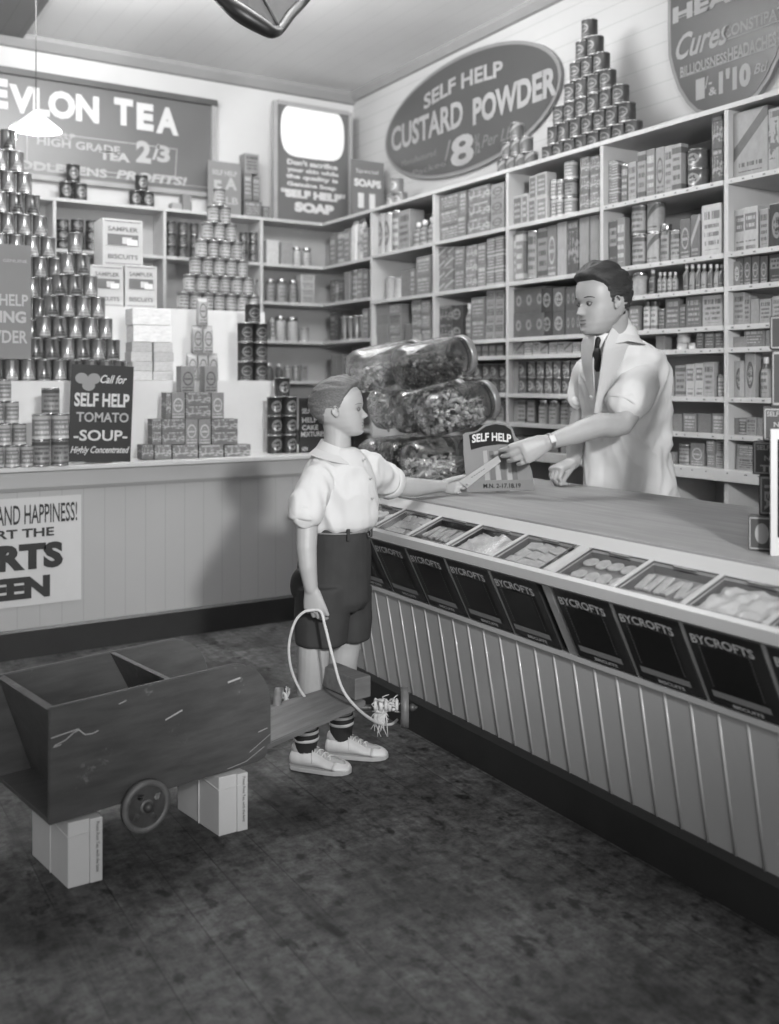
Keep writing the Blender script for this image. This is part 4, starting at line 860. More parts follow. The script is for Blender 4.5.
# ================================================================ pendant lamp and hanging light
bulbm, nt_, bb = newmat('lit_bulb'); bb.inputs['Emission Color'].default_value = (1, 1, 1, 1); bb.inputs['Emission Strength'].default_value = 14
lz = 5.2; lc = cam(36, 130, lz); t = thing('pendant_lamp', 'white conical pendant lamp with a lit bulb hanging before the tea sign', 'lamp', tuple(lc))
s = lz/FP
bm = BM(); lathe(bm, [(25*s, 0), (24.6*s, .6*s), (22*s, 3.5*s), (10*s, 13*s), (4*s, 18.5*s), (2*s, 20*s), (1.4*s, 19*s), (9*s, 11.5*s), (21*s, 2.6*s), (24.4*s, 0), (25*s, 0)], 40, T(*lc))
obj('lamp_shade', bm, mat('white_lamp_enamel', 240, .3, var=.01), t)
bm = BM(); ball(bm, lc+Vector((0, 0, .0)), 4.2*s); tube(bm, [lc+UP*.02, lc+UP*.05], .012, 10); obj('bulb', bm, bulbm, t)
bm = BM(); tube(bm, [lc+UP*(19*s), Vector((lc.x, lc.y, HC-.035))], .0028, 6, rounded=False); obj('cord', bm, mat('dark_cord', 80, .5), t)
bm = BM(); lathe(bm, [(0, 0), (.035, 0), (.03, -.02), (.01, -.035), (0, -.035)], 16, T(lc.x, lc.y, HC-.036)); obj('ceiling_rose', bm, mat('dark_cord', 80), t)
# hanging glass lantern at the top edge
hz = 3.9; hp = [cam(x, y, z_) for x, y, z_ in ((176, -46, hz), (222, -2, hz-.05), (240, 13, hz-.05), (262, 26.5, hz-.02), (272, 32, hz), (279, 30.5, hz+.05), (291, 14, hz+.15), (304, 0, hz+.25), (330, -34, hz+.3))]
t = thing('hanging_lantern', 'dark rimmed hanging light fitting cut off by the top of the photo', 'lamp', tuple(cam(262, 20, hz)))
top = cam(255, -95, hz+.15)
bm = BM(); tube(bm, hp[:5]+[hp[5]], [.02, .030, .038, .034, .026, .020], 10, n=4); tube(bm, hp[4:], [.018, .02, .022, .022, .022], 10, n=4)
tube(bm, [hp[5]+UP*.01, cam(266, 4, hz+.02), cam(252, -20, hz+.05)], .008, 8, n=3); tube(bm, [hp[0], cam(250, -60, hz+.3), hp[-1]], .02, 8, n=4)
obj('rim', bm, mat('dark_lantern_metal', 34, .4), t)
bm = BM(); ring = catmull(hp, 3); vs = [bm.verts.new(p) for p in ring]; tv = bm.verts.new(top+UP*.05)
for i in range(len(vs)-1): bm.faces.new((vs[i], vs[i+1], tv))
bmesh.ops.solidify(bm, geom=bm.faces[:], thickness=.006); obj('pale_shade', bm, mat('lantern_shade', 118, .5), t)
bm = BM(); tube(bm, [top, Vector((top.x, top.y, HC-.001))], .006, 8, rounded=False); obj('chain', bm, mat('dark_cord', 80), t)
# ================================================================ sweet jars
jar_glass = realglass('jar_glass')
ax0 = (Rv*.86+Fv*.51).normalized()
def sweet_jar(px, py, Z, tilt, lab, kind, seed, fill=.62, L=.335, r=.0925):
    c = cam(px, py, Z); ax = (ax0*math.cos(tilt)+UP*math.sin(tilt)).normalized(); sd = UP.cross(ax).normalized(); u2 = ax.cross(sd)
    M = frame(c, sd, u2, ax)
    base = c+UP*(-r)
    t = thing('sweet_jar', lab, 'jar', tuple(base), 'glass sweet jars lying on the counter')
    prof = [(0, .006), (.30*r, .002), (.62*r, .004), (.86*r, .014), (.97*r, .036), (r, .065), (r, L-.085), (.97*r, L-.065), (.86*r, L-.050), (.80*r, L-.046), (.80*r, L-.012)]
    prof = prof+[(q-.0035, z) for q, z in prof[:0:-1]]+[(0, .0095)]; prof = [(q, z+(.0035 if (i > 11 and i < 17) else 0)) for i, (q, z) in enumerate(prof)]
    bm = BM(); lathe(bm, prof, 40, M); obj('glass_body', bm, jar_glass, t)
    bm = BM(); lathe(bm, [(.80*r, L-.044), (.86*r, L-.046), (.875*r, L-.042), (.86*r, L-.036), (.86*r, L-.030)], 36, M); obj('glass_collar', bm, jar_glass, t)
    bm = BM(); lathe(bm, [(.845*r, L-.030), (.90*r, L-.029), (.91*r, L-.024), (.90*r, L-.006), (.86*r, L), (.5*r, L+.004), (0, L+.004)], 36, M); obj('screw_lid', bm, mat('jar_lid_metal', 150, .3, metal=.5), t)
    if seed % 3 == 0 or kind in ('ball', 'allsort'):
        pass
    # sweets heap
    rr = random.Random(seed); bm = BM(); n = {'stick': 230, 'cube': 420, 'ball': 380, 'allsort': 430, 'ring': 420}[kind]; k = 0; tries = 0; PL = []
    lev = -1+2*fill
    while k < n and tries < 14000:
        tries += 1
        a = rr.uniform(.03, L-.075); rad = r*.90*math.sqrt(rr.uniform(.35, 1)) ; th = rr.uniform(0, 2*PI); x = rad*math.cos(th); y = rad*math.sin(th)
        lim = .86 if a < .03 else 1.0
        if rad > r*.88*lim: continue
        pw_ = M @ Vector((x, y, a)); hrel = (pw_-c).z-(ax.z*a)  # height above the jar axis
        surf = (lev+.15*math.sin(a*22+seed)-.5*(a/L-.4))*r
        if hrel > surf: continue
        mn = .009 if kind != 'stick' else .008
        if any((pw_-q).length < mn for q in PL[-160:]): continue
        PL.append(pw_); k += 1; mi = rr.choice((0, 0, 1, 2)) if kind in ('allsort', 'ball') else rr.choice((0, 0, 0, 1))
        Rm = T(*pw_) @ Matrix.Rotation(rr.uniform(0, PI), 4, 'X') @ Matrix.Rotation(rr.uniform(0, PI), 4, 'Y') @ Matrix.Rotation(rr.uniform(0, PI), 4, 'Z')
        if kind == 'ball': ball(bm, pw_, rr.uniform(.0085, .0108), mi=mi, u=8, v=6)
        elif kind == 'stick':
            bmesh.ops.transform(bm, matrix=Rm, verts=lathe(bm, [(0, -.021), (.0045, -.021), (.0045, .021), (0, .021)], 7, mi=mi))
        elif kind == 'ring': box(bm, -.009, .009, -.006, .006, -.003, .003, M=Rm, mi=mi)
        elif kind == 'cube': box(bm, -.007, .007, -.008, .008, -.006, .006, M=Rm, mi=mi)
        else:
            if rr.random() < .5: box(bm, -.0065, .0065, -.0065, .0065, -.0065, .0065, M=Rm, mi=mi)
            else: bmesh.ops.transform(bm, matrix=Rm, verts=lathe(bm, [(0, -.008), (.0055, -.008), (.0055, .008), (0, .008)], 8, mi=mi))
    sets = {'stick': (215, 190, 170), 'cube': (190, 150, 120), 'ball': (55, 110, 75), 'allsort': (215, 60, 150), 'ring': (165, 120, 190)}[kind]
    ms = [mat('sweet_%d' % v, v, .35, var=.1) for v in sets]
    o = obj('boiled_sweets', bm, ms); tag(o, lab.split(',')[0].replace('glass jar of ', 'heap of ')+' inside the '+lab.split(',')[1].strip()+' jar', 'sweets', kind='stuff')
    # moulded figure on the jar shoulder
    bm = BM(); e = c+ax*.075
    return t, c, ax, sd, u2
J = []
def jr(*a, **k): J.append(sweet_jar(*a, **k))
jr(407, 465, 3.80, .07, 'glass jar of white candy sticks, front bottom, lying behind the show card', 'stick', 3, fill=.58)
jr(383, 463, 3.96, .07, 'glass jar of dark sweets, middle bottom, lying on the worktop', 'ball', 4, fill=.8)
jr(363, 461, 4.12, .07, 'glass jar of mixed sweets, rear bottom, beside the boy\'s arm', 'ring', 5, fill=.8)
jr(421, 417, 3.83, .20, 'glass jar of assorted cut sweets, front middle, lying on the second tier', 'allsort', 6, fill=.80)
jr(396, 414.5, 3.98, .20, 'glass jar of wrapped sweets, centre middle, between two jars of its tier', 'ring', 7, fill=.8)
jr(374, 411, 4.13, .20, 'glass jar of pale lozenges, rear middle, just behind the boy\'s face', 'stick', 8, fill=.8)
jr(398, 370, 3.86, .20, 'glass jar of dark round sweets, front top, highest of the jars', 'ball', 9, fill=.62)
jr(352, 373, 4.02, .20, 'glass jar of pale sugared sweets, rear top, above the boy\'s face', 'cube', 10, fill=.55)
# show card on the counter
Zc = 3.70; cb = cam(502, 491.5, Zc); t = thing('toffee_card', 'scallop edged show card with an arched top standing before the sweet jars', 'show card', tuple(Vector((cb.x, cb.y, .8275))))
cR = (Rv*.995+Fv*.10).normalized(); cU = (UP*.985+Fv*.12).normalized(); cN = cR.cross(cU).normalized(); k_ = Zc/FP
def cp2(px, py): return Vector((cb.x, cb.y, .8285))+cR*((px-502)*k_)+cU*((491.5-py)*k_)
out = [(466, 491.5), (463, 450), (462.5, 433), (466, 431), (476, 430), (484, 424), (495, 421), (506, 422), (514, 427), (517, 436), (522, 440), (527, 452), (533, 470), (536, 490)]
sc = []
for i in range(len(out)):
    p = cp2(*out[i]); q = cp2(*out[(i+1) % len(out)]); n_ = max(1, int((q-p).length/.008))
    for j in range(n_):
        v = p.lerp(q, j/n_); d = (q-p).normalized(); 
        sc.append(v); sc.append(v+d*((q-p).length/n_*.5)+d.cross(cN)*.0028)
bm = BM(); prism(bm, sc, -cN*.003); obj('card', bm, mat('toffee_card_grey', 104, .5, var=.06), t)
bm = BM(); hd = [(471, 449), (469, 434), (478, 431), (486, 425.5), (496, 423), (506, 424.5), (512, 429), (514, 437), (516, 444), (500, 443.5), (484, 445.5)]
bm.faces.new([bm.verts.new(cp2(*p)+cN*.0012) for p in hd]); bm.faces.new([bm.verts.new(cp2(*p)+cN*.001) for p in ((466.5, 481), (533, 479), (535, 489), (467, 490.5))]).material_index = 1
for i, (a0, tn) in enumerate(((483, 2), (489, 3), (494.5, 2), (500, 3), (506, 2), (511.5, 3))):
    f = bm.faces.new([bm.verts.new(cp2(*p)+cN*.0012) for p in ((a0, 450+i*.3), (a0+4, 449.5+i*.3), (a0+7, 479), (a0+2, 479.5))]); f.material_index = tn
obj('picture', bm, [mat('card_dark', 30, .9), mat('card_band', 100, .5), mat('card_stripe_pale', 138, .5), mat('card_stripe_dark', 80, .5)], t)
bm = BM(); letters(bm, 'SELF HELP', cp2(492, 436)+cN*.002, cR, cU, 40*k_, 8.5*k_, .03, arc=2*k_, slope=0); obj('lettering', bm, sign_ink, t)
bm = BM(); letters(bm, 'M.N. 2-17.18.19', cp2(502, 485)+cN*.002, cR, cU, 38*k_, 4.5*k_, .02); obj('small_lettering', bm, mat('card_dark', 30), t)
bm = BM(); prism(bm, [cp2(490, 491)+Fv*.004, cp2(510, 491)+Fv*.004, cp2(500, 450)+Fv*.004], Fv*.002); prism(bm, [Vector((*cp2(497, 491).xy, .8285))+Fv*.01, Vector((*cp2(499, 491).xy, .8285))+Fv*.01, Vector((*cp2(498, 491).xy, .8285))+Fv*.07], UP*.06); obj('strut', bm, mat('card_dark', 30), t)
# ================================================================ tea packets tower at the right edge
tow = [(2.082, 1.590, .064, .086, 'n', 0), (2.125, 1.580, .086, .100, 'tea', .1), (2.13, 1.590, .096, .085, 'no2', -.1), (2.135, 1.575, .085, .085, 's', .05), (2.150, 1.565, .078, .145, 'v', 0), (2.150, 1.565, .082, .085, 'v', -.08), (2.165, 1.550, .075, .130, 'v', 0)]
z = .8278; tea_d = mat('tea_packet_dark', 72, .4, var=.1); tea_p = mat('tea_packet_print', 150, .5)
tl = ['lowest and smallest', 'second up, printed sideways', 'third up, sticking out furthest', 'fourth up', 'fifth up, tall and upright', 'sixth up', 'topmost']
for k, (x, y, w, h, kd, rot) in enumerate(tow):
    t = thing('tea_packet', f'dark tea packet in the tower at the right edge, {tl[k]}', 'tea packet', (x, y, z), 'tower of tea packets'); 
    M = T(x, y, z) @ Matrix.Rotation(-YAW-.5+rot, 4, 'Z')
    bm = BM(); box(bm, -w/2, w/2, -w*.35, w*.35, 0, h-.0005, M=M, bev=.003); obj('packet', bm, tea_d, t)
    bm = BM(); bm2 = BM(); r3 = M.to_3x3()
    for R_, N_, ww in ((r3 @ Vector((1, 0, 0)), r3 @ Vector((0, -1, 0)), w), (r3 @ Vector((0, -1, 0)), r3 @ Vector((-1, 0, 0)), w*.7)):
        o_ = M @ Vector((0, 0, h/2)) + N_*((w*.35 if ww == w else w/2)+.0005)
        for (u0, u1, v0, v1) in ((-.46, -.42, -.46, .46), (.42, .46, -.46, .46), (-.46, .46, .42, .46), (-.46, .46, -.46, -.42)):
            bm.faces.new([bm.verts.new(o_+R_*(u*ww)+UP*(v*h)) for u, v in ((u0, v0), (u1, v0), (u1, v1), (u0, v1))])
        if kd == 'n': 
            vs = [bm.verts.new(o_+R_*(.26*ww*math.cos(2*PI*i/20))+UP*(.30*h*math.sin(2*PI*i/20))) for i in range(20)]; bm.faces.new(vs)
        elif kd in ('no2', 's'):
            letters(bm, 'SELF HELP', o_+UP*(h*.31), R_, UP, ww*.78, h*.15, .03); letters(bm, 'TEA', o_-UP*(h*.3), R_, UP, ww*.6, h*.2, .05); letters(bm, 'No2', o_, R_, UP, ww*.4, h*.16, .03)
        elif kd == 'tea':
            letters(bm, 'TEA', o_-R_*(ww*.25), UP*-1, R_, h*.7, ww*.2, .05); letters(bm, 'No2', o_+R_*(ww*.15), UP*-1, R_, h*.4, ww*.2, .03)
        else: letters(bm, 'SELF HELP', o_, UP*-1, R_, h*.8, ww*.34, .03)
    obj('print', bm, tea_p, t); z += h
# white framed card at the right edge
wc = onZ(770, 556, .8275); t = thing('framed_card', 'white edged show card cut by the right edge of the photo, on the worktop', 'show card', tuple(wc+Rv*.05))
Zw = wc.dot(Fv); hh = (556-429)/FP*Zw; q0 = wc+Rv*.002
bm = BM(); prism(bm, [q0, q0+Rv*.24, q0+Rv*.24+UP*hh, q0+UP*hh], Fv*.006); obj('board', bm, mat('card_white', 185, .5), t)
bm = BM(); q1 = q0+Rv*.016+UP*.045-Fv*.001; bm.faces.new([bm.verts.new(v) for v in (q1, q1+Rv*.20, q1+Rv*.20+UP*(hh-.07), q1+UP*(hh-.07))]); obj('picture', bm, mat('card_dark', 30), t)
bm = BM(); prism(bm, [q0+Rv*.05+Fv*.0065, q0+Rv*.055+Fv*.0065, q0+Rv*.055+Fv*.09], UP*.1); obj('strut', bm, mat('card_dark', 30), t)
# ================================================================ toy cart
cartw = wood('worn_grey_cart_paint', 84, 0, var=.22, rough=.38, sc=2.5, worn=.5)
bare = wood('bare_plank_wood', 105, 0, var=.25, rough=.55, sc=3.0, worn=.3)
cd = Vector((.987, .161, 0)).normalized(); cn = Vector((-cd.y, cd.x, 0)); p0 = Vector((.541, 2.442, 0))
cart = thing('toy_cart', 'home-made wooden trolley with plank tongue and small wheels propped on white packets', 'cart', tuple(p0+cd*.3+cn*.18+UP*.1))
Mc = frame(p0, cd, cn, UP)      # local: x along, y across (away from camera), z up
def side(yl, th):
    bm = BM(); pr = [(0, .174), (.60, .176), (.625, .185), (.643, .215), (.643, .33)]
    for i in range(9): a = i/8*PI/2; pr.append((.643-.135+.135*math.cos(a), .332+.135*math.sin(a)))
    pr += [(.40, .465), (.0, .459)]
    prism(bm, [Vector((x, yl, z)) for x, z in pr], (0, th, 0), M=Mc)
    bmesh.ops.bevel(bm, geom=[e for e in bm.edges if len(e.link_faces) == 2 and e.calc_face_angle(0) > .8], offset=.0025, segments=2, affect='EDGES')
    return bm
CW = .36
obj('side_panel', side(0, .012), cartw, cart); obj('side_panel', side(CW-.012, .012), cartw, cart)
bm = BM(); box(bm, .0, .60, .0125, CW-.0125, .176, .188, M=Mc, bev=.002); obj('base_board', bm, cartw, cart)
bm = BM(); prism(bm, [(.0, .0125, .452), (.015, .0125, .458), (.108, .0125, .176), (.092, .0125, .176)], (0, CW-.025, 0), M=Mc); obj('end_board', bm, cartw, cart)
bm = BM(); prism(bm, [(.318, .0125, .462), (.333, .0125, .462), (.470, .0125, .20), (.455, .0125, .192)], (0, CW-.025, 0), M=Mc); obj('seat_back', bm, cartw, cart)
bm = BM(); prism(bm, [(.455, .0125, .200), (.60, .0125, .200), (.60, .0125, .188), (.455, .0125, .188)], (0, CW-.025, 0), M=Mc); obj('seat_board', bm, cartw, cart)
# tongue plank rising to the front
e1, e2 = cam(366, 708, 2.97), cam(332, 691, 3.11); e1.z = e2.z = .262
s1 = Mc @ Vector((.50, .013, .0)); s1.z = .178; s2 = Mc @ Vector((.50, CW-.06, 0)); s2.z = .178
bm = BM(); prism(bm, [s1, e1, e2, s2], (0, 0, .018)); bmesh.ops.bevel(bm, geom=bm.edges[:], offset=.003, segments=2, affect='EDGES'); obj('tongue_plank', bm, bare, cart)
bx = (e1-e2).normalized(); by = UP.cross(bx).normalized()
bm = BM(); mid = (e1+e2)/2+UP*.0185; box(bm, -.105, .075, -.030, .030, 0, .066, M=frame(mid, bx, by, UP), bev=.004); obj('cross_block', bm, bare, cart)
w1 = cam(404.5, 707.5, 3.075); w2 = w1-Rv*.395-Fv*.004; ad = (w1-w2).normalized()
bm = BM(); box(bm, -.02, .02, -.018, .018, -.02, .02, M=T(0, 0, 0))
bm.clear(); tube(bm, [w2+ad*.012, w1-ad*.012], .010, 10); tube(bm, [w1+ad*.0, w1+ad*.035], .006, 8); ball(bm, w1+ad*.024, (.012, .012, .012)); tube(bm, [w2, w2-ad*.02], .006, 8)
tube(bm, [(w1+w2)/2-Vector((0, 0, .0)), (w1+w2)/2+UP*(.250-w1.z)], .012, 8); obj('front_axle', bm, mat('rusty_iron', 85, .5, metal=.4), cart)
iron = mat('worn_wheel_iron', 112, .5, metal=.1, var=.3, sc=25)
def wheel(c, ax, r, wd, holes=True):
    s_ = UP.cross(ax).normalized(); M = frame(c, s_, ax.cross(s_), ax); bm = BM()
    lathe(bm, [(r*.80, -wd/2), (r, -wd/2), (r, wd/2), (r*.80, wd/2), (r*.78, wd*.2), (r*.80, -wd/2)], 40, M)
    lathe(bm, [(.12*r, -wd*.7), (.26*r, -wd*.7), (.28*r, -wd*.3), (.28*r, wd*.4), (.12*r, wd*.5), (.12*r, -wd*.7)], 24, M)
    # web with four round holes
    n = 48; g_ = []
    for i in range(n):
        a = 2*PI*i/n
        def hole(rad):
            for k in range(4):
                hc = (2*PI*k/4+.5); d = Vector((rad*math.cos(a)-.53*math.cos(hc), rad*math.sin(a)-.53*math.sin(hc)))
                if d.length < .13: return True
            return False
        g_.append([hole(.26+.56*(j+.5)/8) for j in range(8)])
    V = [[bm.verts.new(M @ Vector((r*(.26+.56*j/8)*math.cos(2*PI*i/n), r*(.26+.56*j/8)*math.sin(2*PI*i/n), wd*.35))) for j in range(9)] for i in range(n)]
    fs = []
    for i in range(n):
        for j in range(8):
            if not g_[i][j]: fs.append(bm.faces.new((V[i][j], V[i][j+1], V[(i+1) % n][j+1], V[(i+1) % n][j])))
    bmesh.ops.solidify(bm, geom=fs, thickness=wd*.4)
    return bm
for c_w, a_w, rw, ww in ((w1, ad, .0615, .024), (w2, ad, .0615, .024)): o = obj('wheel', wheel(c_w, a_w, rw, ww), iron, cart, smooth=False)
bm_ = wheel(Mc @ Vector((.243, -.022, .161)), cn*-1, .0655, .020); obj('wheel', bm_, iron, cart)
obj('wheel', wheel(Mc @ Vector((.243, CW+.022, .161)), cn, .0655, .020), iron, cart)
bm = BM(); tube(bm, [Mc @ Vector((.243, -.03, .161)), Mc @ Vector((.243, CW+.03, .161))], .009, 10); ball(bm, Mc @ Vector((.243, -.036, .161)), (.013, .013, .013)); obj('rear_axle', bm, mat('rusty_iron', 85), cart)
chalk = mat('pale_scratch', 175, .7); bm = BM()
def scratch(pts, w=.0012):
    P_ = [Mc @ Vector((x, -.0006, z)) for x, z in pts]
    for a, b in zip(P_, P_[1:]):
        d = (b-a).normalized(); n_ = cn.cross(d); 
        try: bm.faces.new([bm.verts.new(v) for v in (a-n_*w, b-n_*w, b+n_*w, a+n_*w)])
        except ValueError: pass
scratch([(.004, .385), (.03, .388), (.075, .392)]); scratch([(.012, .365), (.04, .372), (.062, .386), (.075, .389), (.09, .374), (.11, .372), (.125, .376)]); scratch([(.01, .362), (.03, .364)]); scratch([(.31, .36), (.36, .375)], .002); scratch([(.60, .26), (.63, .265)]); scratch([(.57, .21), (.64, .245)], .0008)
scratch([(.18, .43), (.20, .435)]); scratch([(.50, .42), (.54, .425)], .0025); scratch([(.62, .215), (.56, .188), (.5, .182)], .0008)
obj('scratches', bm, chalk, cart)
# white packets under the cart
pk_paper = mat('white_packet_paper', 212, .55, var=.04, sc=8); pk_side = mat('grey_carton_side', 196, .6, var=.05)
def prop(px, py, lab, ztop, rot=.165):
    c = onZ(px, py, 0); M = frame(c, Vector((math.cos(rot*.0-.0), math.sin(rot*.0), 0)), Vector((-.165, .986, 0)), UP)
    t = thing('white_packet', lab, 'packet', tuple(c+Vector((.02, .11, 0))), 'white packets propping the cart')
    bm = BM(); box(bm, 0, .052, 0, .23, 0, ztop, M=M, bev=.002); obj('carton', bm, pk_paper, t)
    bm = BM(); box(bm, .0525, .083, -.004, .228, 0.001, ztop-.001, M=M, bev=.002); obj('second_carton', bm, pk_paper, t)
    bm = BM(); r3 = M.to_3x3(); letters(bm, 'Finest Pure Tea, with the best', M @ Vector((.070, -.0045, ztop*.55)), -UP, r3 @ Vector((1, 0, 0)), .125, .009, .0)
    obj('lettering', bm, ink, t)
    bm = BM(); tube(bm, [M @ Vector((-.002, .105, 0.002)), M @ Vector((-.002, .105, ztop-.002))], .0018, 6); tube(bm, [M @ Vector((-.0015, -.001, ztop-.035)), M @ Vector((-.0015, .23, ztop-.012))], .0012, 6); tube(bm, [M @ Vector((-.0015, -.0015, ztop-.035)), M @ Vector((.083, -.0055, ztop-.03))], .0008, 6); obj('string', bm, mat('pale_string', 215, .7), t)
prop(68, 889, 'white tied packet propping the near left end of the cart', .1615)
prop(219, 836.5, 'white tied packet propping the cart behind its wheel', .1615)
# ================================================================ pull rope
ropem = mat('cotton_rope', 200, .8, var=.15, sc=60, bump=.6)
rope = thing('pull_rope', 'pale cotton pull rope running from the boy\'s hand to the cart axle', 'rope', tuple(cam(388, 722, 3.1)))
hA = cam(306, 611, 2.985); bm = BM()
tube(bm, [cam(318, 612, 2.99), hA, cam(295, 622, 2.99), cam(289, 645, 3.0), cam(291, 668, 3.02), cam(299, 688, 3.04), cam(305, 697, 3.06)], .0042, 10, n=8)
tube(bm, [hA, cam(320, 611, 2.975), cam(325, 626, 2.96), cam(333, 658, 2.93), cam(342, 688, 2.92), cam(357, 708, 2.94), cam(376, 722, 3.02), cam(390, 724.5, 3.08), cam(397, 720, 3.12)], .0045, 10, n=8)
obj('rope', bm, ropem, rope)
rr = random.Random(5); bm = BM(); kc = cam(385, 705, 3.045)
for i in range(7):
    q = kc+Rv*(-.03+.011*i); tube(bm, [q+UP*(.015*math.cos(a*PI/4+i))+Fv*(.015*math.sin(a*PI/4+i))+Rv*(.0018*a*math.sin(i*2.1)) for a in range(9)], .0058, 6)
tube(bm, [kc, kc-UP*.012+Rv*.006, kc-Rv*.018-UP*.03, kc-Rv*.02-UP*.05], [.008, .009, .007, .004], 8, n=2)
for i in range(70):
    a = kc+Rv*rr.uniform(-.03, .045)+UP*rr.uniform(-.02, .02)+Fv*rr.uniform(-.015, .015)
    dn = rr.random() < .55
    d = Vector((0, 0, -1)) if dn else Vector((rr.uniform(-1, 1), rr.uniform(-1, 1), rr.uniform(-.4, 1)))
    L_ = rr.uniform(.03, .10) if dn else rr.uniform(.01, .03)
    if dn: a = kc-Rv*rr.uniform(.0, .03)
    b = a+d*L_*.5+Rv*rr.uniform(-.012, .012); c = a+d*L_+Rv*rr.uniform(-.02, .015)
    tube(bm, [a, b, c], [.0022, .0018, .0012], 5, n=2, rounded=False)
obj('frayed_knot', bm, ropem, rope)
bm = BM(); kc = cam(285, 697, 3.08)
tube(bm, [kc-UP*.02, kc+Rv*.004, kc+UP*.012-Rv*.002], [.004, .006, .003], 8, n=2)
for i in range(22):
    a = kc+Rv*rr.uniform(-.01, .01); b = a+Vector((rr.uniform(-.01, .01), rr.uniform(-.01, .01), rr.uniform(-.025, .035))); tube(bm, [a, (a+b)/2+Rv*.003, b], .0012, 5, rounded=False)
obj('frayed_knot', bm, ropem, rope)
# ================================================================ people
def lerp_tab(tab, z):
    for (a, va), (b, vb) in zip(tab, tab[1:]):
        if z <= b:
            t = (z-a)/(b-a); t = max(0, min(1, t)); t = t*t*(3-2*t)*.5+t*.5; return va+(vb-va)*t
    return tab[-1][1]
def lint(tab, z):
    for (a, va), (b, vb) in zip(tab, tab[1:]):
        if z <= b: return va+(vb-va)*max(0, min(1, (z-a)/(b-a)))
    return tab[-1][1]
FRONT0 = [(0, .20), (.03, .275), (.08, .300), (.15, .298), (.25, .305), (.35, .305), (.45, .305), (.55, .318), (.65, .322), (.75, .305), (.85, .25), (.93, .16), (.98, .08), (1, 0)]
BACK0 = [(0, -.02), (.05, -.08), (.1, -.13), (.2, -.24), (.3, -.36), (.4, -.44), (.5, -.485), (.6, -.50), (.7, -.48), (.8, -.42), (.9, -.30), (.97, -.15), (1, 0)]
WID0 = [(0, .12), (.04, .17), (.1, .22), (.2, .275), (.3, .305), (.4, .33), (.5, .345), (.6, .352), (.7, .345), (.8, .31), (.9, .225), (.96, .13), (1, 0)]
def make_face(adult):
    nose = .118 if adult else .100
    EX = [(0, 0, .08), (.07, .018 if adult else .012, .075), (.13, -.012, .09), (.175, .016, .085), (.205, -.006, .1), (.235, .020, .08), (.27, .004, .06), (.295, .02, .05), (.325, nose, .042), (.36, nose*.86, .036), (.42, nose*.42, .034), (.475, .004, .05), (.52, .008, .10), (.555, .014, .15), (.60, .004, .15), (.7, 0, .2), (1, 0, .2)]
    ex = [(a, b) for a, b, c in EX]; sg = [(a, c) for a, b, c in EX]
    return ex, sg
def head_pt(z, th, adult, off=0.0, wide=1.0):
    p = head_pt0(z, th, adult, off, wide)
    if not adult: p.x = p.x*1.13
    return p
def head_pt0(z, th, adult, off=0.0, wide=1.0):
    """local head coordinates in units of head height: x forward, y left, z up from the chin"""
    ex, sg = FACES[adult]
    f, b, w = lerp_tab(FRONT0, z), lerp_tab(BACK0, z), lerp_tab(WID0, z)*wide
    if adult: f += .012 if z < .2 else 0
    xc = (f+b)/2 if z > .15 else (f+b)/2
    a = (f-b)/2; c, s = math.cos(th), math.sin(th)
    e = .86
    x = xc+(a+off)*math.copysign(abs(c)**e, c); y = (w+off)*math.copysign(abs(s)**e, s); zz = z
    if c > 0:
        x += lint(ex, z)*math.exp(-(y/lint(sg, z))**2)
        # eye sockets, cheeks
        for sy in (-1, 1):
            d2 = ((y-sy*.135)/.075)**2+((z-.465)/.045)**2; x -= .034*math.exp(-d2)
            d2 = ((y-sy*.19)/.09)**2+((z-.34)/.08)**2; x += .012*math.exp(-d2)
            d2 = ((y-sy*.05)/.025)**2+((z-.315)/.025)**2; x += .02*math.exp(-d2)
    return Vector((x, y, zz))
FACES = {False: make_face(False), True: make_face(True)}
def head_grid(bm, M, Hh, adult, n=72, m=64, wide=1.0):
    zs = [(.5-.5*math.cos(PI*k/m)) for k in range(1, m)]
    zs = sorted(set([k/m for k in range(2, m-3)]+[.008, .018, 1-.03, 1-.018, 1-.009, 1-.003]))
    R = []
    for z in zs: R.append([bm.verts.new(M @ (head_pt(z, 2*PI*i/n, adult, wide=wide)*Hh)) for i in range(n)])
    for A, B in zip(R, R[1:]):
        for i in range(n): bm.faces.new((A[i], A[(i+1) % n], B[(i+1) % n], B[i]))
    bm.faces.new(R[0][::-1]); bm.faces.new(R[-1])
def ear(bm, M, Hh, s):
    c = Vector((-.055, s*.352, .43))
    pts = []
    for i in range(11):
        a = -.9+i/10*4.1
        rx, rz = .050, (.082 if math.sin(a) > 0 else .062)
        pts.append(M @ ((c+Vector((-rx*1.15*math.cos(a), s*(.040 if i > 1 else .020), rz*1.15*math.sin(a)+.02)))*Hh))
    # outline open towards the face
    tube(bm, pts, [.010*Hh/.2*.2*4.2*.11/.11*.115 for _ in pts] if False else [.014*Hh]*11, 8, n=2)
    ball(bm, M @ ((c+Vector((.0, s*.006, .0)))*Hh), Vector((.045, .020, .082))*Hh, M.to_3x3().to_4x4(), u=12, v=8)
    ball(bm, M @ ((c+Vector((.022, s*.012, -.055)))*Hh), Vector((.018, .013, .022))*Hh, M.to_3x3().to_4x4(), u=8, v=6)
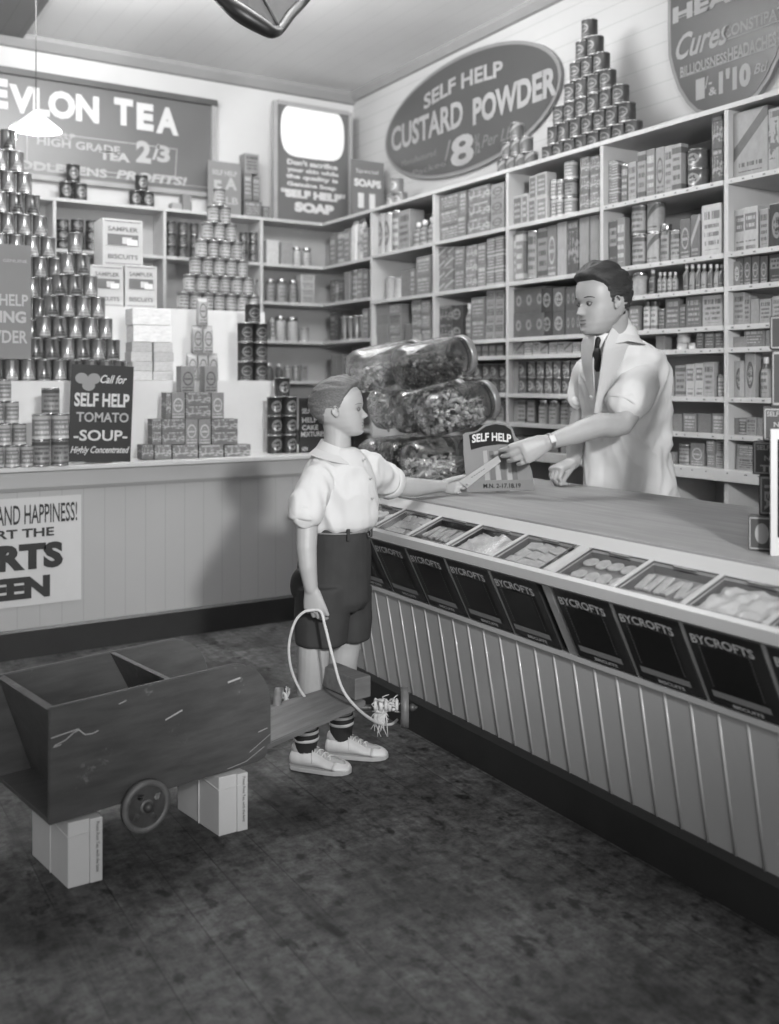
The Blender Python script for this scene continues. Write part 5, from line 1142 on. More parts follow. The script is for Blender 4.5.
def hair_shell(M, Hh, adult, thick, line, seed, n=120, m=90, waves=.0, wide=1.0):
    """thick(z,th) outward thickness, line(th) hairline height"""
    bm = BM(); R = []
    zs = [.12+(.985-.12)*k/m for k in range(m)]+[.991, .996, .9985]
    for z in zs:
        row = []
        for i in range(n):
            th = 2*PI*i/n; t_ = th if th <= PI else 2*PI-th
            hl = line(t_); k = max(0, min(1, (z-hl)/.035)); k = k*k*(3-2*k)
            o = -.02+(thick(z, t_)+.02)*k
            p = head_pt(z, th, adult, 0, wide)
            c = Vector((-.06, 0, .55)); d = (p-c).normalized()
            if k > 0:
                o += k*waves*(noise.noise(Vector((p.x*3+seed, p.y*9, p.z*14)))*.9+noise.noise(Vector((p.x*7+seed, p.y*26, p.z*30)))*.5)
            row.append(bm.verts.new(M @ ((p+d*o)*Hh)))
        R.append(row)
    for A, B in zip(R, R[1:]):
        for i in range(n): bm.faces.new((A[i], A[(i+1) % n], B[(i+1) % n], B[i]))
    bm.faces.new(R[0][::-1]); bm.faces.new(R[-1]); return bm
def hair_mat(name, v, fade=1.0):
    if name in MC: return MC[name]
    m, nt, b = newmat(name); n = N(nt); co = n.coord('Object')
    t = n.noise(n.scale(co, (22, 60, 160)), 4, 4, .6); val = n.m('MULTIPLY', n.ramp(t, .3, .7, g(v)*.55, g(v)*1.5), n.ramp(n.xyz(n.coord('Generated'))[2], .25, .62, fade, 1.0))
    nt.links.new(n.comb(val, val, val), b.inputs['Base Color']); b.inputs['Roughness'].default_value = .5
    nt.links.new(n.bump(t, .5, .004), b.inputs['Normal']); MC[name] = m; return m
def hand(bm, W, d, nrm, thumb, s, curls, spread=.07, tdir=None, tb=(.25, .3), plen=.088):
    """W wrist, d towards the knuckles, nrm back-of-hand normal, thumb = unit vector side of the thumb"""
    d = d.normalized(); l = (thumb-d*thumb.dot(d)).normalized(); nn = d.cross(l).normalized()
    if nn.dot(nrm) < 0: nn = -nn
    P = lambda a, b, c: W+d*(a*s)+l*(b*s)+nn*(c*s)
    loft(bm, [(P(-.02, 0, 0), l*.024*s, nn*.019*s), (P(.0, 0, 0), l*.026*s, nn*.018*s), (P(.025, .002, 0), l*.033*s, nn*.018*s), (P(.055, .001, 0), l*.039*s, nn*.0155*s), (P(plen-.005, 0, 0), l*.040*s, nn*.0135*s), (P(plen+.006, 0, -.001), l*.036*s, nn*.009*s)], 16)
    Ls = [(.040, .026, .020), (.045, .029, .021), (.041, .027, .020), (.032, .021, .018)]
    for i in range(4):
        b0 = P(plen-.006-(.006 if i == 3 else 0)-(.002 if i == 0 else 0), .0295-.0195*i, .0)
        cur = curls[i] if isinstance(curls[0], (tuple, list)) else curls
        sp = (1.5-i)*spread; ang = 0; p = b0; pts = [b0-d*.012*s, b0]
        for L_, c_a in zip(Ls[i], cur):
            ang += c_a; dd = (d*math.cos(ang)-nn*math.sin(ang)).normalized()+l*sp; dd.normalize(); p = p+dd*(L_*s); pts.append(p)
        r = [.0090, .0094, .0084, .0078, .0066] if i < 3 else [.0080, .0082, .0073, .0067, .0058]
        tube(bm, pts, [q*s for q in r], 10)
    td = (tdir or (l*.75+d*.65-nn*.25)).normalized(); b0 = P(.022, .020, -.004); b1 = b0+td*.040*s; 
    t2 = (td*math.cos(tb[0])+(d*.8-nn*.6).normalized()*math.sin(tb[0])).normalized(); b2 = b1+t2*.033*s
    t3 = (t2*math.cos(tb[1])+(d*.8-nn*.6).normalized()*math.sin(tb[1])).normalized(); b3 = b2+t3*.024*s
    tube(bm, [b0, b1, b2, b3], [.0145*s, .0118*s, .0100*s, .0078*s], 10)
def cloth(bm, voxel, amp, fs, smooth=5, stretch=(1, 1, 1), seed=0, keep=None):
    me = remeshed(bm, voxel, smooth)
    ns = [v.normal.copy() for v in me.vertices]
    for v, n_ in zip(me.vertices, ns):
        p = Vector((v.co.x*stretch[0], v.co.y*stretch[1], v.co.z*stretch[2]))*fs+Vector((seed, seed*.7, 0))
        q = noise.noise(p+Vector((noise.noise(p*.5)*1.5, 0, noise.noise(p*.6+Vector((9, 0, 0)))*1.5)))
        r = 1-abs(q)*2.2
        k = keep(v.co) if keep else 1.0
        v.co += n_*(amp*k*(max(-.3, r)*.8+.5*noise.noise(p*2.3)))
    return me
def rings(bm, L, dirA=None, dirB=None, seg=28):
    """L: (px, py, Z, half width px, half depth m)"""
    A = dirA or Rv; B = dirB or Fv
    loft(bm, [(cam(x, y, Z), A*(hw*Z/FP), B*dp) for x, y, Z, hw, dp in L], seg)
# ------------------------------------------------ the boy
skin_b = mat('boy_skin', 165, .5, var=.04, sc=30); skin_c = mat('shopman_skin', 162, .45, var=.04, sc=30)
shirt_m = mat('white_cotton', 200, .75, var=.03, sc=5); short_m = mat('dark_wool_cloth', 52, .85, var=.12, sc=20); coat_m = mat('white_drill_coat', 210, .7, var=.03, sc=5)
boy = thing('person', 'boy in white shirt and dark shorts holding a rope and taking a paper', 'person', (1.50, 2.83, 0))
Hb = .188; fw = (Rv*.995-Fv*.10).normalized()
Rm = Matrix((fw, UP.cross(fw), UP)).transposed(); 
pitch = Matrix.Rotation(math.radians(-4), 3, UP.cross(fw))
oB = cam(344.0, 437, 3.17); MB_ = (pitch @ Rm).to_4x4(); MB_.translation = oB
bm = BM(); head_grid(bm, MB_, Hb, False); ear(bm, MB_, Hb, -1); ear(bm, MB_, Hb, 1)
tube(bm, [cam(336, 466, 3.17), cam(337, 452, 3.17), cam(337.5, 434, 3.17), cam(336, 420, 3.17)], [.062, .046, .043, .045], 20)
rings(bm, [(338, 462, 3.17, 18, .055), (337, 472, 3.17, 31, .085), (337, 490, 3.17, 33, .088), (337, 515, 3.17, 29, .082), (337, 530, 3.18, 27, .08), (334, 560, 3.19, 30, .085), (334, 590, 3.19, 29, .085), (334, 598, 3.19, 20, .06)])
# near (right) arm hanging down
nW = cam(311, 588, 2.99); tube(bm, [cam(322, 474, 3.10), cam(311, 495, 3.05), cam(307, 528, 3.02), cam(306.5, 548, 3.00), cam(308, 568, 2.99), nW], [.044, .040, .034, .032, .028, .0215], 16)
hand(bm, nW+UP*.004, (UP*-1+Rv*.10), (Rv*-.35-Fv*.94), (Rv*.95-Fv*.3), .80, [(.30, .65, .5), (.40, .75, .6), (.50, .9, .6), (.6, 1.0, .6)], spread=.02, tdir=(UP*-.85+Rv*.42-Fv*.1), tb=(.2, .3))
# far (left) arm reaching out
fW = cam(441, 486, 3.60); tube(bm, [cam(366, 472, 3.28), cam(380, 478, 3.36), cam(396, 486, 3.43), cam(415, 487.5, 3.50), fW], [.044, .042, .037, .034, .0215], 16)
hand(bm, fW, (cam(462, 486, 3.66)-fW), (UP*-.35+Fv*.93), (UP*.9-Rv*.1), .78, [(.5, .7, .5), (.75, .9, .6), (.9, 1.1, .7), (1.0, 1.2, .7)], spread=.02, tdir=(Rv*.9+UP*.35-Fv*.25), tb=(.15, .2))
# legs
a1, a2 = Vector((1.43, 2.828, .07)), Vector((1.578, 2.862, .07))
k1, k2 = cam(313, 668, 3.12), cam(343, 660, 3.24)
tube(bm, [cam(321, 585, 3.165), cam(317, 625, 3.13), cam(314, 648, 3.115), k1, k1.lerp(a1, .25)+Fv*.006, k1.lerp(a1, .55)+Fv*.004, a1+UP*.05, a1-UP*.02], [.055, .058, .052, .049, .046, .042, .031, .034], 20, n=3)
tube(bm, [cam(347, 585, 3.23), cam(347, 625, 3.235), cam(345, 645, 3.24), k2, k2.lerp(a2, .25)+Fv*.006, k2.lerp(a2, .55)+Fv*.004, a2+UP*.05, a2-UP*.02], [.068, .060, .052, .049, .046, .042, .031, .034], 20, n=3)
s1d = Vector((.66, -.75, 0)).normalized(); s2d = Vector((.75, -.66, 0)).normalized()
for a_, d_v in ((a1, s1d), (a2, s2d)): tube(bm, [a_+UP*-.01-d_v*.02, Vector((*a_.xy, .03))+d_v*.06, Vector((*a_.xy, .024))+d_v*.12], [.030, .024, .016], 12)
body = obj('body', remeshed(bm, .0035, 3, .4), None, boy); body.data.materials.append(skin_b)
# face details
def face_parts(M, Hh, adult, who, eye_c=.465, iris_dir=None, dark=45, brow_v=80):
    hm = M.to_3x3()
    ew = mat('eye_white', 105, .2, var=.02); ei = mat('eye_iris', 40, .1, var=.05)
    for s in (-1, 1):
        c = M @ (Vector((.255*(1 if adult else 1.13)+(0 if adult else .006), s*.132, eye_c))*Hh); r = .043*Hh
        bm = BM(); ball(bm, c, r, mi=0, u=14, v=10)
        idr = (hm @ Vector((.93, s*.15, -.12 if adult else 0))).normalized(); ball(bm, c+idr*(r*.52), r*.56, mi=1, u=10, v=8)
        obj('eye', bm, [ew, ei], who)
        bm = BM(); pts = []
        for i in range(7):
            t = i/6-.5; pts.append(M @ (Vector((.296+(0 if adult else .038)-.05*abs(t)*2-.02*(t > 0)*t*4, s*(.132+t*.13), eye_c+.024-.03*t*t*4))*Hh))
        tube(bm, pts, [.012*Hh]*7, 6); obj('upper_eyelid', bm, mat('lash_line_'+('c' if adult else 'b'), 88 if adult else 105, .6), who)
        bm = BM(); pts = [M @ (head_pt(.555+.014*math.sin(PI*i/6)-(.012*(i/6)), s*(.22+.50*i/6), adult)*Hh) for i in range(7)]
        tube(bm, pts, [.006*Hh, .012*Hh, .014*Hh, .013*Hh, .011*Hh, .008*Hh, .004*Hh], 8, flat=.6); obj('eyebrow', bm, mat('brow_'+('c' if adult else 'b'), brow_v, .8), who)
    bm = BM(); pts = [M @ ((head_pt(.205, th, adult)+Vector((.0, 0, -.004*abs(th)*6)))*Hh) for th in (-.30, -.2, -.1, 0, .1, .2, .30)]
    tube(bm, pts, [.003*Hh, .006*Hh, .008*Hh, .008*Hh, .008*Hh, .006*Hh, .003*Hh], 6); obj('mouth_line', bm, mat('mouth_shade', 75, .6), who)
    bm = BM()
    for z, rr_ in ((.178, .016), (.230, .013)):
        pts = [M @ ((head_pt(z, th, adult)-Vector((.008, 0, 0)))*Hh) for th in (-.26, -.18, -.09, 0, .09, .18, .26)]
        tube(bm, pts, [.004*Hh, rr_*.8*Hh, rr_*Hh, rr_*Hh, rr_*Hh, rr_*.8*Hh, .004*Hh], 8)
    obj('lips', bm, mat('lips_'+('c' if adult else 'b'), 118 if adult else 132, .5), who)
face_parts(MB_, Hb, False, boy, brow_v=125)
def lineB(t): # hairline height for angle from the front
    return lint([(0, .84), (.5, .835), (.8, .80), (1.0, .75), (1.2, .66), (1.33, .54), (1.42, .44), (1.55, .50), (1.8, .50), (1.95, .38), (2.3, .26), (2.8, .20), (PI, .19)], t)
def thB(z, t):
    top = lint([(0, .006), (.4, .008), (.6, .016), (.75, .038), (.9, .070), (1, .076)], z); return top+.030*max(0, 1-t/.7)*(1 if z > .8 else 0)
obj('hair', hair_shell(MB_, Hb, False, thB, lineB, 1, waves=.016), hair_mat('boy_hair', 92, 1.5), boy, smooth=True)
# shirt
bm = BM()
rings(bm, [(339, 449, 3.17, 17, .055), (339, 456, 3.17, 24, .075), (338, 466, 3.17, 32, .095), (337, 482, 3.17, 38, .105), (338, 500, 3.17, 38, .108), (339, 516, 3.17, 38, .108), (338, 524, 3.17, 37, .105), (337, 528, 3.17, 32, .095)])
tube(bm, [cam(327, 470, 3.12), cam(317, 482, 3.075), cam(309, 500, 3.04), cam(305.5, 512, 3.02)], [.048, .053, .052, .051], 20, rounded=True)
tube(bm, [cam(358, 468, 3.24), cam(368, 472, 3.28), cam(380, 477, 3.34), cam(387, 481, 3.37)], [.055, .062, .056, .054], 20)
me = cloth(bm, .005, .011, 13, 4, stretch=(1, 1, .38), seed=3); me.materials.append(shirt_m); obj('shirt', me, None, boy)
def cuff(c, d, r, w, m, parent, th=.007, name='rolled_cuff', flat=1.0, seed=0):
    d = d.normalized(); s = UP.cross(d); s = s.normalized() if s.length > .1 else Rv.copy(); u = d.cross(s); bm = BM(); R = []
    prof = [(r-th*.6, -w/2), (r+th*.6, -w/2), (r+th, -w*.2), (r+th*1.1, w*.3), (r+th*.4, w/2), (r-th*.4, w/2), (r-th*.8, w*.3), (r-th, -w*.3)]
    n = 36
    for i in range(n):
        a = 2*PI*i/n; wob = 1+.035*noise.noise(Vector((math.cos(a)*2+seed, math.sin(a)*2, 3)))
        R.append([bm.verts.new(c+(s*math.cos(a)+u*math.sin(a)*flat)*(pr*wob)+d*(pz+.004*noise.noise(Vector((a*2, seed, 1))))) for pr, pz in prof])
    for i in range(n):
        A, B = R[i], R[(i+1) % n]
        for j in range(8): bm.faces.new((A[j], A[(j+1) % 8], B[(j+1) % 8], B[j]))
    bmesh.ops.recalc_face_normals(bm, faces=bm.faces); return obj(name, bm, m, parent, smooth=True)
cuff(cam(305, 514, 3.02), cam(304, 530, 3.015)-cam(307, 500, 3.03), .047, .042, shirt_m, boy, seed=1)
cuff(cam(389, 482, 3.385), cam(396, 486, 3.43)-cam(380, 477, 3.34), .052, .042, shirt_m, boy, seed=2)
# collar
def collar(c, r0, r1, drop, gap, fdir, parent, m, tilt=0.0, pt=.02, name='collar', sc=1.0):
    bm = BM(); n = 40; f = fdir; s = UP.cross(f); R = []
    for i in range(n+1):
        a = gap+(2*PI-2*gap)*i/n; d = f*math.cos(a)+s*math.sin(a)
        e = max(0, 1-min(i, n-i)/5)  # points at the front
        fr = math.cos(a)
        row = [c+d*(r0-.002)+UP*(-.012-tilt*fr), c+d*r0+UP*(.012*sc-tilt*fr), c+d*(r0+.006)+UP*(.016*sc-tilt*fr), c+d*(r0+(r1-r0)*.5)+UP*(-drop*.35-tilt*fr), c+d*(r1+pt*e*.6)+UP*(-drop-pt*e-tilt*fr)]
        R.append([bm.verts.new(p) for p in row])
    for A, B in zip(R, R[1:]):
        for j in range(4): bm.faces.new((A[j], A[j+1], B[j+1], B[j]))
    bmesh.ops.recalc_face_normals(bm, faces=bm.faces[:]); bmesh.ops.solidify(bm, geom=bm.faces[:], thickness=.003); bmesh.ops.recalc_face_normals(bm, faces=bm.faces[:]); return obj(name, bm, m, parent, smooth=False)
collar(cam(339, 450, 3.17), .052, .098, .030, .45, fw, boy, shirt_m, tilt=.020, pt=.018)
bm = BM(); 
for y, x in ((459, 365), (478, 371.5), (498, 373)): ball(bm, cam(x, y, 3.10), (.004, .004, .004), u=8, v=6)
obj('button', bm, mat('button_grey', 170, .3), boy)
# shorts
bm = BM()
rings(bm, [(337, 524, 3.175, 31.5, .100), (336, 535, 3.175, 32, .103), (335, 555, 3.18, 34.5, .108), (334, 580, 3.18, 35.5, .112), (334, 598, 3.18, 35, .110), (333, 606, 3.18, 30, .10)])
loft(bm, [(cam(324, 585, 3.13), Rv*.085, Fv*.085), (cam(322, 615, 3.125), Rv*.083, Fv*.082), (cam(321, 643, 3.12), Rv*.078, Fv*.080)], 24)
loft(bm, [(cam(346, 585, 3.23), Rv*.080, Fv*.085), (cam(348, 612, 3.24), Rv*.074, Fv*.080), (cam(350, 637, 3.245), Rv*.066, Fv*.078)], 24)
ball(bm, cam(301, 584, 3.13), (.030, .03, .05))
me = cloth(bm, .0055, .009, 10, 4, stretch=(1, 1, .3), seed=8); me.materials.append(short_m); sh = obj('shorts', me, None, boy)
bm = BM(); c = cam(337, 529, 3.175); R = []
pts = [c+Rv*(.1045*math.cos(2*PI*i/40))+Fv*(.1055*math.sin(2*PI*i/40)) for i in range(41)]
tube(bm, pts, [.007]*41, 8, flat=.5, side=UP, rounded=False); obj('belt', bm, mat('snake_belt_grey', 118, .5, var=.2, sc=80), boy)
bm = BM()
for a in (-.2, -1.2, -2.3): p = c+Rv*(.112*math.cos(a))+Fv*(.112*math.sin(a)); box(bm, -.005, .005, -.005, .005, -.022, .016, M=T(*p), bev=.002)
obj('belt_loops', bm, short_m, boy)
bm = BM(); p = cam(369, 533, 3.12); tube(bm, [p+UP*.012, p+Rv*.006, p-UP*.014, p-Rv*.004-UP*.002], .0018, 6, n=3); obj('belt_hook', bm, dull_metal, boy)
# socks and shoes
def sock(a, top, name='sock'):
    bm = BM(); prof = []
    tt_ = [(top, .0), (top-.010, .0)]
    loft(bm, [(a+UP*(z-a.z), Rv*r, Fv*r) for z, r in ((top, .0405), (top-.012, .0415), (top-.035, .0400), (.085, .0365), (.062, .0345), (.040, .032))], 24, mi=0)
    for f in bm.faces:
        z = f.calc_center_median().z
    for z in (top-.007, top-.030):
        R2 = [(a+UP*(z+dz-a.z), Rv*.0418, Fv*.0418) for dz in (-.0045, .0045)]; loft(bm, R2, 24, mi=1)
    me = tomesh('sock', bm, [mat('dark_sock', 40, .9, var=.15, sc=40), mat('sock_stripe', 190, .9)], True)
    rq = random.Random(4)
    for v in me.vertices: v.co += Vector((v.co.x-a.x, v.co.y-a.y, 0)).normalized()*(.004*noise.noise(Vector((v.co.x*30, v.co.y*30, v.co.z*70))))
    return obj(name, me, None, boy)
sock(a1, .128); sock(a2, .140)
canvas = mat('white_canvas', 205, .75, var=.06, sc=30); rubber = mat('white_rubber', 218, .5, var=.03)
def shoe(a, d, L=.205):
    d = d.normalized(); s = UP.cross(d); h = Vector((*a.xy, 0))-d*.055
    P = lambda x, y, z: h+d*x+s*y+UP*z
    bm = BM()
    sec = [(.004, .022, .050, .012), (.012, .031, .064, .010), (.032, .037, .071, .010), (.062, .039, .071, .010), (.088, .038, .064, .010), (.112, .040, .052, .010), (.135, .042, .040, .010), (.160, .041, .034, .010), (.182, .035, .029, .010), (.196, .024, .024, .010), (.203, .010, .018, .010)]
    loft(bm, [(P(x*L/.205, 0, (z1+z0)/2), s*w, UP*((z1-z0)/2)+d*(.0 if x > .1 else .0)) for x, w, z1, z0 in sec], 24)
    me = remeshed(bm, .0035, 3); me.materials.append(canvas); ob = obj('shoe', me, None, boy)
    bm = BM(); out = [(.0, .0), (.003, .020), (.014, .033), (.05, .040), (.09, .041), (.13, .044), (.165, .043), (.19, .034), (.205, .018), (.210, 0)]
    pl = [P(x*L/.205, y, .0005) for x, y in out]+[P(x*L/.205, -y, .0005) for x, y in out[::-1][1:-1]]
    prism(bm, pl, (0, 0, .0135)); bmesh.ops.bevel(bm, geom=[e for e in bm.edges], offset=.002, segments=1, affect='EDGES'); obj('sole', bm, mat('sole_rubber', 175, .6), ob)
    bm = BM(); loft(bm, [(P(x*L/.205, 0, (z1+z0)/2), s*(w+.0025), UP*((z1-z0)/2+.0022)) for x, w, z1, z0 in ((.158, .041, .034, .010), (.170, .039, .032, .010), (.184, .0335, .0285, .010), (.197, .024, .0235, .010), (.206, .011, .017, .011))], 20); obj('toe_cap', bm, rubber, ob)
    bm = BM()
    for i in range(4):
        x = .080+.017*i; z = lint([(.06, .076), (.085, .070), (.110, .058), (.135, .048)], x); w = .018-.001*i
        tube(bm, [P(x, -w, z-.008), P(x+.006, 0, z+.001), P(x+.012, w, z-.008)], .0017, 6, n=2); tube(bm, [P(x, w, z-.008), P(x+.006, 0, z), P(x+.012, -w, z-.008)], .0017, 6, n=2)
    for q in (-1, 1): tube(bm, [P(.080, 0, .074), P(.077, q*.012, .088), P(.072, q*.020, .094), P(.076, q*.022, .078), P(.082, q*.006, .072)], .0018, 6, n=3)
    tube(bm, [P(.080, 0, .073), P(.087, -.030, .060), P(.092, -.041, .035)], .0016, 6, n=3)
    obj('laces', bm, mat('white_laces', 215, .8), ob)
shoe(a1, s1d); shoe(a2, s2d, .210)
# paper passed between them
pp = thing('paper_slip', 'long white paper slip held between the boy and the shopman', 'paper', tuple(cam(478, 474, 3.62)))
A0, A1, A2, A3 = cam(459.5, 486.5, 3.625), cam(464, 479, 3.635), cam(498, 455.5, 3.53), cam(501, 461.5, 3.525)
bm = BM(); n = 10; G = []
for i in range(n+1):
    t = i/n; off = Fv*(.004*math.sin(PI*t))
    G.append((bm.verts.new(A0.lerp(cam(466, 488.5, 3.615).lerp(A0, .0), .0).lerp(A3, t)+off), bm.verts.new(A1.lerp(A2, t)+off)))
G2 = [(A.co.copy(), B.co.copy()) for A, B in G]
bm.clear(); V = [(bm.verts.new(cam(467, 488, 3.61).lerp(A3, i/n)+Fv*(.004*math.sin(PI*i/n))), bm.verts.new(cam(459, 481.5, 3.63).lerp(A2, i/n)+Fv*(.004*math.sin(PI*i/n)))) for i in range(n+1)]
for a, b in zip(V, V[1:]): bm.faces.new((a[0], b[0], b[1], a[1]))
bmesh.ops.solidify(bm, geom=bm.faces[:], thickness=.0012); obj('sheet', bm, mat('white_slip', 225, .6, var=.02), pp)
bm = BM(); o_ = cam(477, 473.5, 3.588); dR = (A2-cam(459, 481.5, 3.63)).normalized(); dU = (cam(459, 481.5, 3.63)-cam(467, 488, 3.61)).normalized(); 
for k in range(6): q = o_+dR*(.012*(k-2.5))-Fv*.004; bm.faces.new([bm.verts.new(q+dR*u+dU*v) for u, v in ((0, -.002), (.008, -.002), (.008, .001), (0, .001))])
obj('writing', bm, grey_ink, pp)
# ------------------------------------------------ the shopman
man = thing('person', 'shopman in white coat leaning over the counter, handing over a paper slip', 'person', (2.98, 2.95, 0))
Hc = .250; al = math.radians(22); fm = (-Rv*math.cos(al)-Fv*math.sin(al)).normalized(); lm = UP.cross(fm)
Rm = Matrix((fm, lm, UP)).transposed(); Rp = Matrix.Rotation(math.radians(5), 3, lm) @ Rm
oM = cam(601.5, 334.5, 3.62); MM = Rp.to_4x4(); MM.translation = oM
bm = BM(); head_grid(bm, MM, Hc, True, wide=.96); ear(bm, MM, Hc, -1); ear(bm, MM, Hc, 1)
tube(bm, [cam(622, 362, 3.78), cam(616, 345, 3.72), cam(613, 330, 3.68), cam(612, 315, 3.66)], [.075, .058, .056, .06], 20)
# torso (under the coat)
rings(bm, [(622, 352, 3.78, 26, .08), (625, 372, 3.84, 36, .10), (627, 410, 3.92, 37, .11), (628, 450, 3.97, 36, .11), (629, 500, 4.02, 38, .11), (629, 540, 4.03, 38, .11), (629, 570, 4.03, 30, .10)])
for q in (-1, 1):
    hp_ = cam(629, 560, 4.04)+Rv*(q*.07); tube(bm, [hp_, Vector((hp_.x, hp_.y, .45)), Vector((hp_.x+.02, hp_.y, .12)), Vector((hp_.x+.01, hp_.y, .04))], [.085, .055, .045, .045], 16)
    tube(bm, [Vector((hp_.x+.03, hp_.y, .045)), Vector((hp_.x-.04, hp_.y, .042)), Vector((hp_.x-.14, hp_.y, .035))], [.04, .038, .03], 12)
eN, wN = cam(621, 424, 3.66), cam(548, 442, 3.56)
tube(bm, [cam(642, 370, 3.78), cam(633, 398, 3.70), eN, cam(600, 425, 3.62), cam(573, 434.5, 3.59), wN], [.058, .052, .047, .046, .038, .0265], 18, n=2)
hand(bm, wN, (cam(508, 460, 3.54)-wN), (-Fv*.80+UP*.50-Rv*.1), (UP*.8-Rv*.35), 1.13, [(.35, .45, .3), (.45, .5, .4), (.5, .6, .4), (.55, .7, .4)], spread=.03, tdir=(-Rv*.93+UP*.02-Fv*.12-UP*.22), tb=(.15, .2))
wF = cam(573, 463, 3.99); tube(bm, [cam(592, 372, 3.95), cam(584, 410, 4.00), cam(578, 432, 4.02), cam(575, 448, 4.0), wF], [.056, .048, .042, .036, .027], 18, n=2)
hand(bm, wF+UP*.004, (-Rv*.75-Fv*.5-UP*.22), (UP*.75-Rv*.3-Fv*.45), (Rv*.3-Fv*.9), 1.12, [(.8, 1.2, .8), (.85, 1.2, .8), (.9, 1.2, .8), (.95, 1.2, .8)], spread=.02, tdir=(-Rv*.5-UP*.6-Fv*.5))
b2 = obj('body', remeshed(bm, .0042, 3, .4), None, man); b2.data.materials.append(skin_c)
face_parts(MM, Hc, True, man, brow_v=42)
def lineM(t): return lint([(0, .79), (.4, .79), (.7, .79), (.95, .76), (1.15, .73), (1.28, .66), (1.36, .50), (1.44, .41), (1.5, .41), (1.6, .50), (1.8, .50), (1.95, .38), (2.3, .27), (2.8, .22), (PI, .21)], t)
def thM(z, t): return lint([(0, .006), (.45, .010), (.6, .020), (.72, .05), (.85, .095), (.95, .11), (1, .11)], z)
obj('hair', hair_shell(MM, Hc, True, thM, lineM, 4, waves=.03, wide=.96), hair_mat('shopman_hair', 44, 1.5), man, smooth=True)
# coat
bm = BM()
rings(bm, [(618, 340, 3.74, 13, .06), (621, 346, 3.76, 25, .085), (624, 356, 3.79, 37, .11), (625, 370, 3.83, 42, .125), (626, 392, 3.88, 43, .13), (627, 415, 3.92, 42, .13), (627, 440, 3.96, 40, .13), (628, 465, 4.00, 43, .135), (630, 492, 4.03, 46, .14), (631, 540, 4.05, 47, .14), (631, 600, 4.06, 45, .13), (631, 660, 4.06, 45, .13)])
tube(bm, [cam(641, 366, 3.80), cam(640, 384, 3.74), cam(629, 400, 3.695)], [.072, .076, .074], 20)
tube(bm, [cam(594, 370, 3.93), cam(588, 386, 3.97), cam(584, 396, 3.99)], [.06, .062, .060], 20)
me = cloth(bm, .006, .019, 9, 4, stretch=(1, 1, .55), seed=5); me.materials.append(coat_m); obj('coat', me, None, man)
collar(cam(617, 332, 3.715), .064, .105, .040, .75, fm, man, coat_m, tilt=-.012, pt=.02, sc=1.6)
cuff(cam(625, 404, 3.685), cam(618, 420, 3.66)-cam(636, 385, 3.73), .068, .040, coat_m, man, th=.008, seed=3)
cuff(cam(582.5, 399, 4.0), cam(578, 425, 4.02)-cam(587, 386, 3.97), .056, .035, coat_m, man, th=.007, seed=4)
# shirt front, tie, lapels in the coat opening
fN = (-Rv*math.cos(math.radians(25))-Fv*math.sin(math.radians(25))).normalized()
def patch(name, P_, m, parent, th=.004, lift=0.0):
    bm = BM(); bm.faces.new([bm.verts.new(cam(x, y, z)) for x, y, z in P_])
    bmesh.ops.triangulate(bm, faces=bm.faces[:]); bmesh.ops.subdivide_edges(bm, edges=bm.edges[:], cuts=2, use_grid_fill=True); bmesh.ops.solidify(bm, geom=bm.faces[:], thickness=th); return obj(name, bm, m, parent, smooth=False)
sf = mat('white_shirt_cotton', 228, .6, var=.02)
bm = BM(); loft(bm, [(cam(603, 334, 3.66), Rv*.045, Fv*.06), (cam(603, 344, 3.68), Rv*.055, Fv*.065), (cam(601, 360, 3.72), Rv*.055, Fv*.06), (cam(599, 380, 3.78), Rv*.04, Fv*.05), (cam(598, 392, 3.82), Rv*.02, Fv*.03)], 20); obj('shirt_front', bm, sf, man)
bm = BM(); tube(bm, [cam(598, 340, 3.60), cam(597, 345, 3.605)], [.012, .010], 10, flat=.8); loft(bm, [(cam(597, 345, 3.61), Rv*.009, Fv*.006), (cam(596.5, 355, 3.63), Rv*.016, Fv*.006), (cam(597, 366, 3.67), Rv*.018, Fv*.005), (cam(598, 372, 3.70), Rv*.006, Fv*.004)], 14); obj('necktie', bm, mat('dark_tie', 32, .6, var=.2, sc=60), man)
def ribbon(name, L_, m, parent, th=.006):
    """L_: list of (left px,py,Z, right px,py,Z)"""
    A = catmull([cam(*q[:3]) for q in L_], 5); B = catmull([cam(*q[3:]) for q in L_], 5); bm = BM(); n = 6; R = []
    for a, b in zip(A, B): R.append([bm.verts.new(a.lerp(b, j/n)-Fv*(.010*math.sin(PI*j/n))) for j in range(n+1)])
    for a, b in zip(R, R[1:]):
        for j in range(n): bm.faces.new((a[j], a[j+1], b[j+1], b[j]))
    bmesh.ops.recalc_face_normals(bm, faces=bm.faces[:]); bmesh.ops.solidify(bm, geom=bm.faces[:], thickness=th); bmesh.ops.recalc_face_normals(bm, faces=bm.faces[:]); return obj(name, bm, m, parent, smooth=False)
ribbon('lapel', [(616, 322, 3.66, 626, 316, 3.72), (608, 334, 3.60, 632, 330, 3.72), (603, 350, 3.585, 630, 343, 3.68), (600, 370, 3.63, 617, 368, 3.68), (597, 392, 3.70, 606, 392, 3.73), (594, 412, 3.76, 600, 412, 3.78)], coat_m, man)
ribbon('lapel', [(589, 333, 3.66, 596, 336, 3.60), (583, 342, 3.72, 595, 350, 3.62), (583, 360, 3.76, 594, 366, 3.66), (587, 380, 3.80, 595, 384, 3.72), (592, 400, 3.80, 597, 402, 3.76)], coat_m, man)
bm = BM(); ball(bm, cam(591, 397, 3.745), (.007, .007, .007), u=10, v=8); obj('button', bm, mat('button_grey', 170), man)
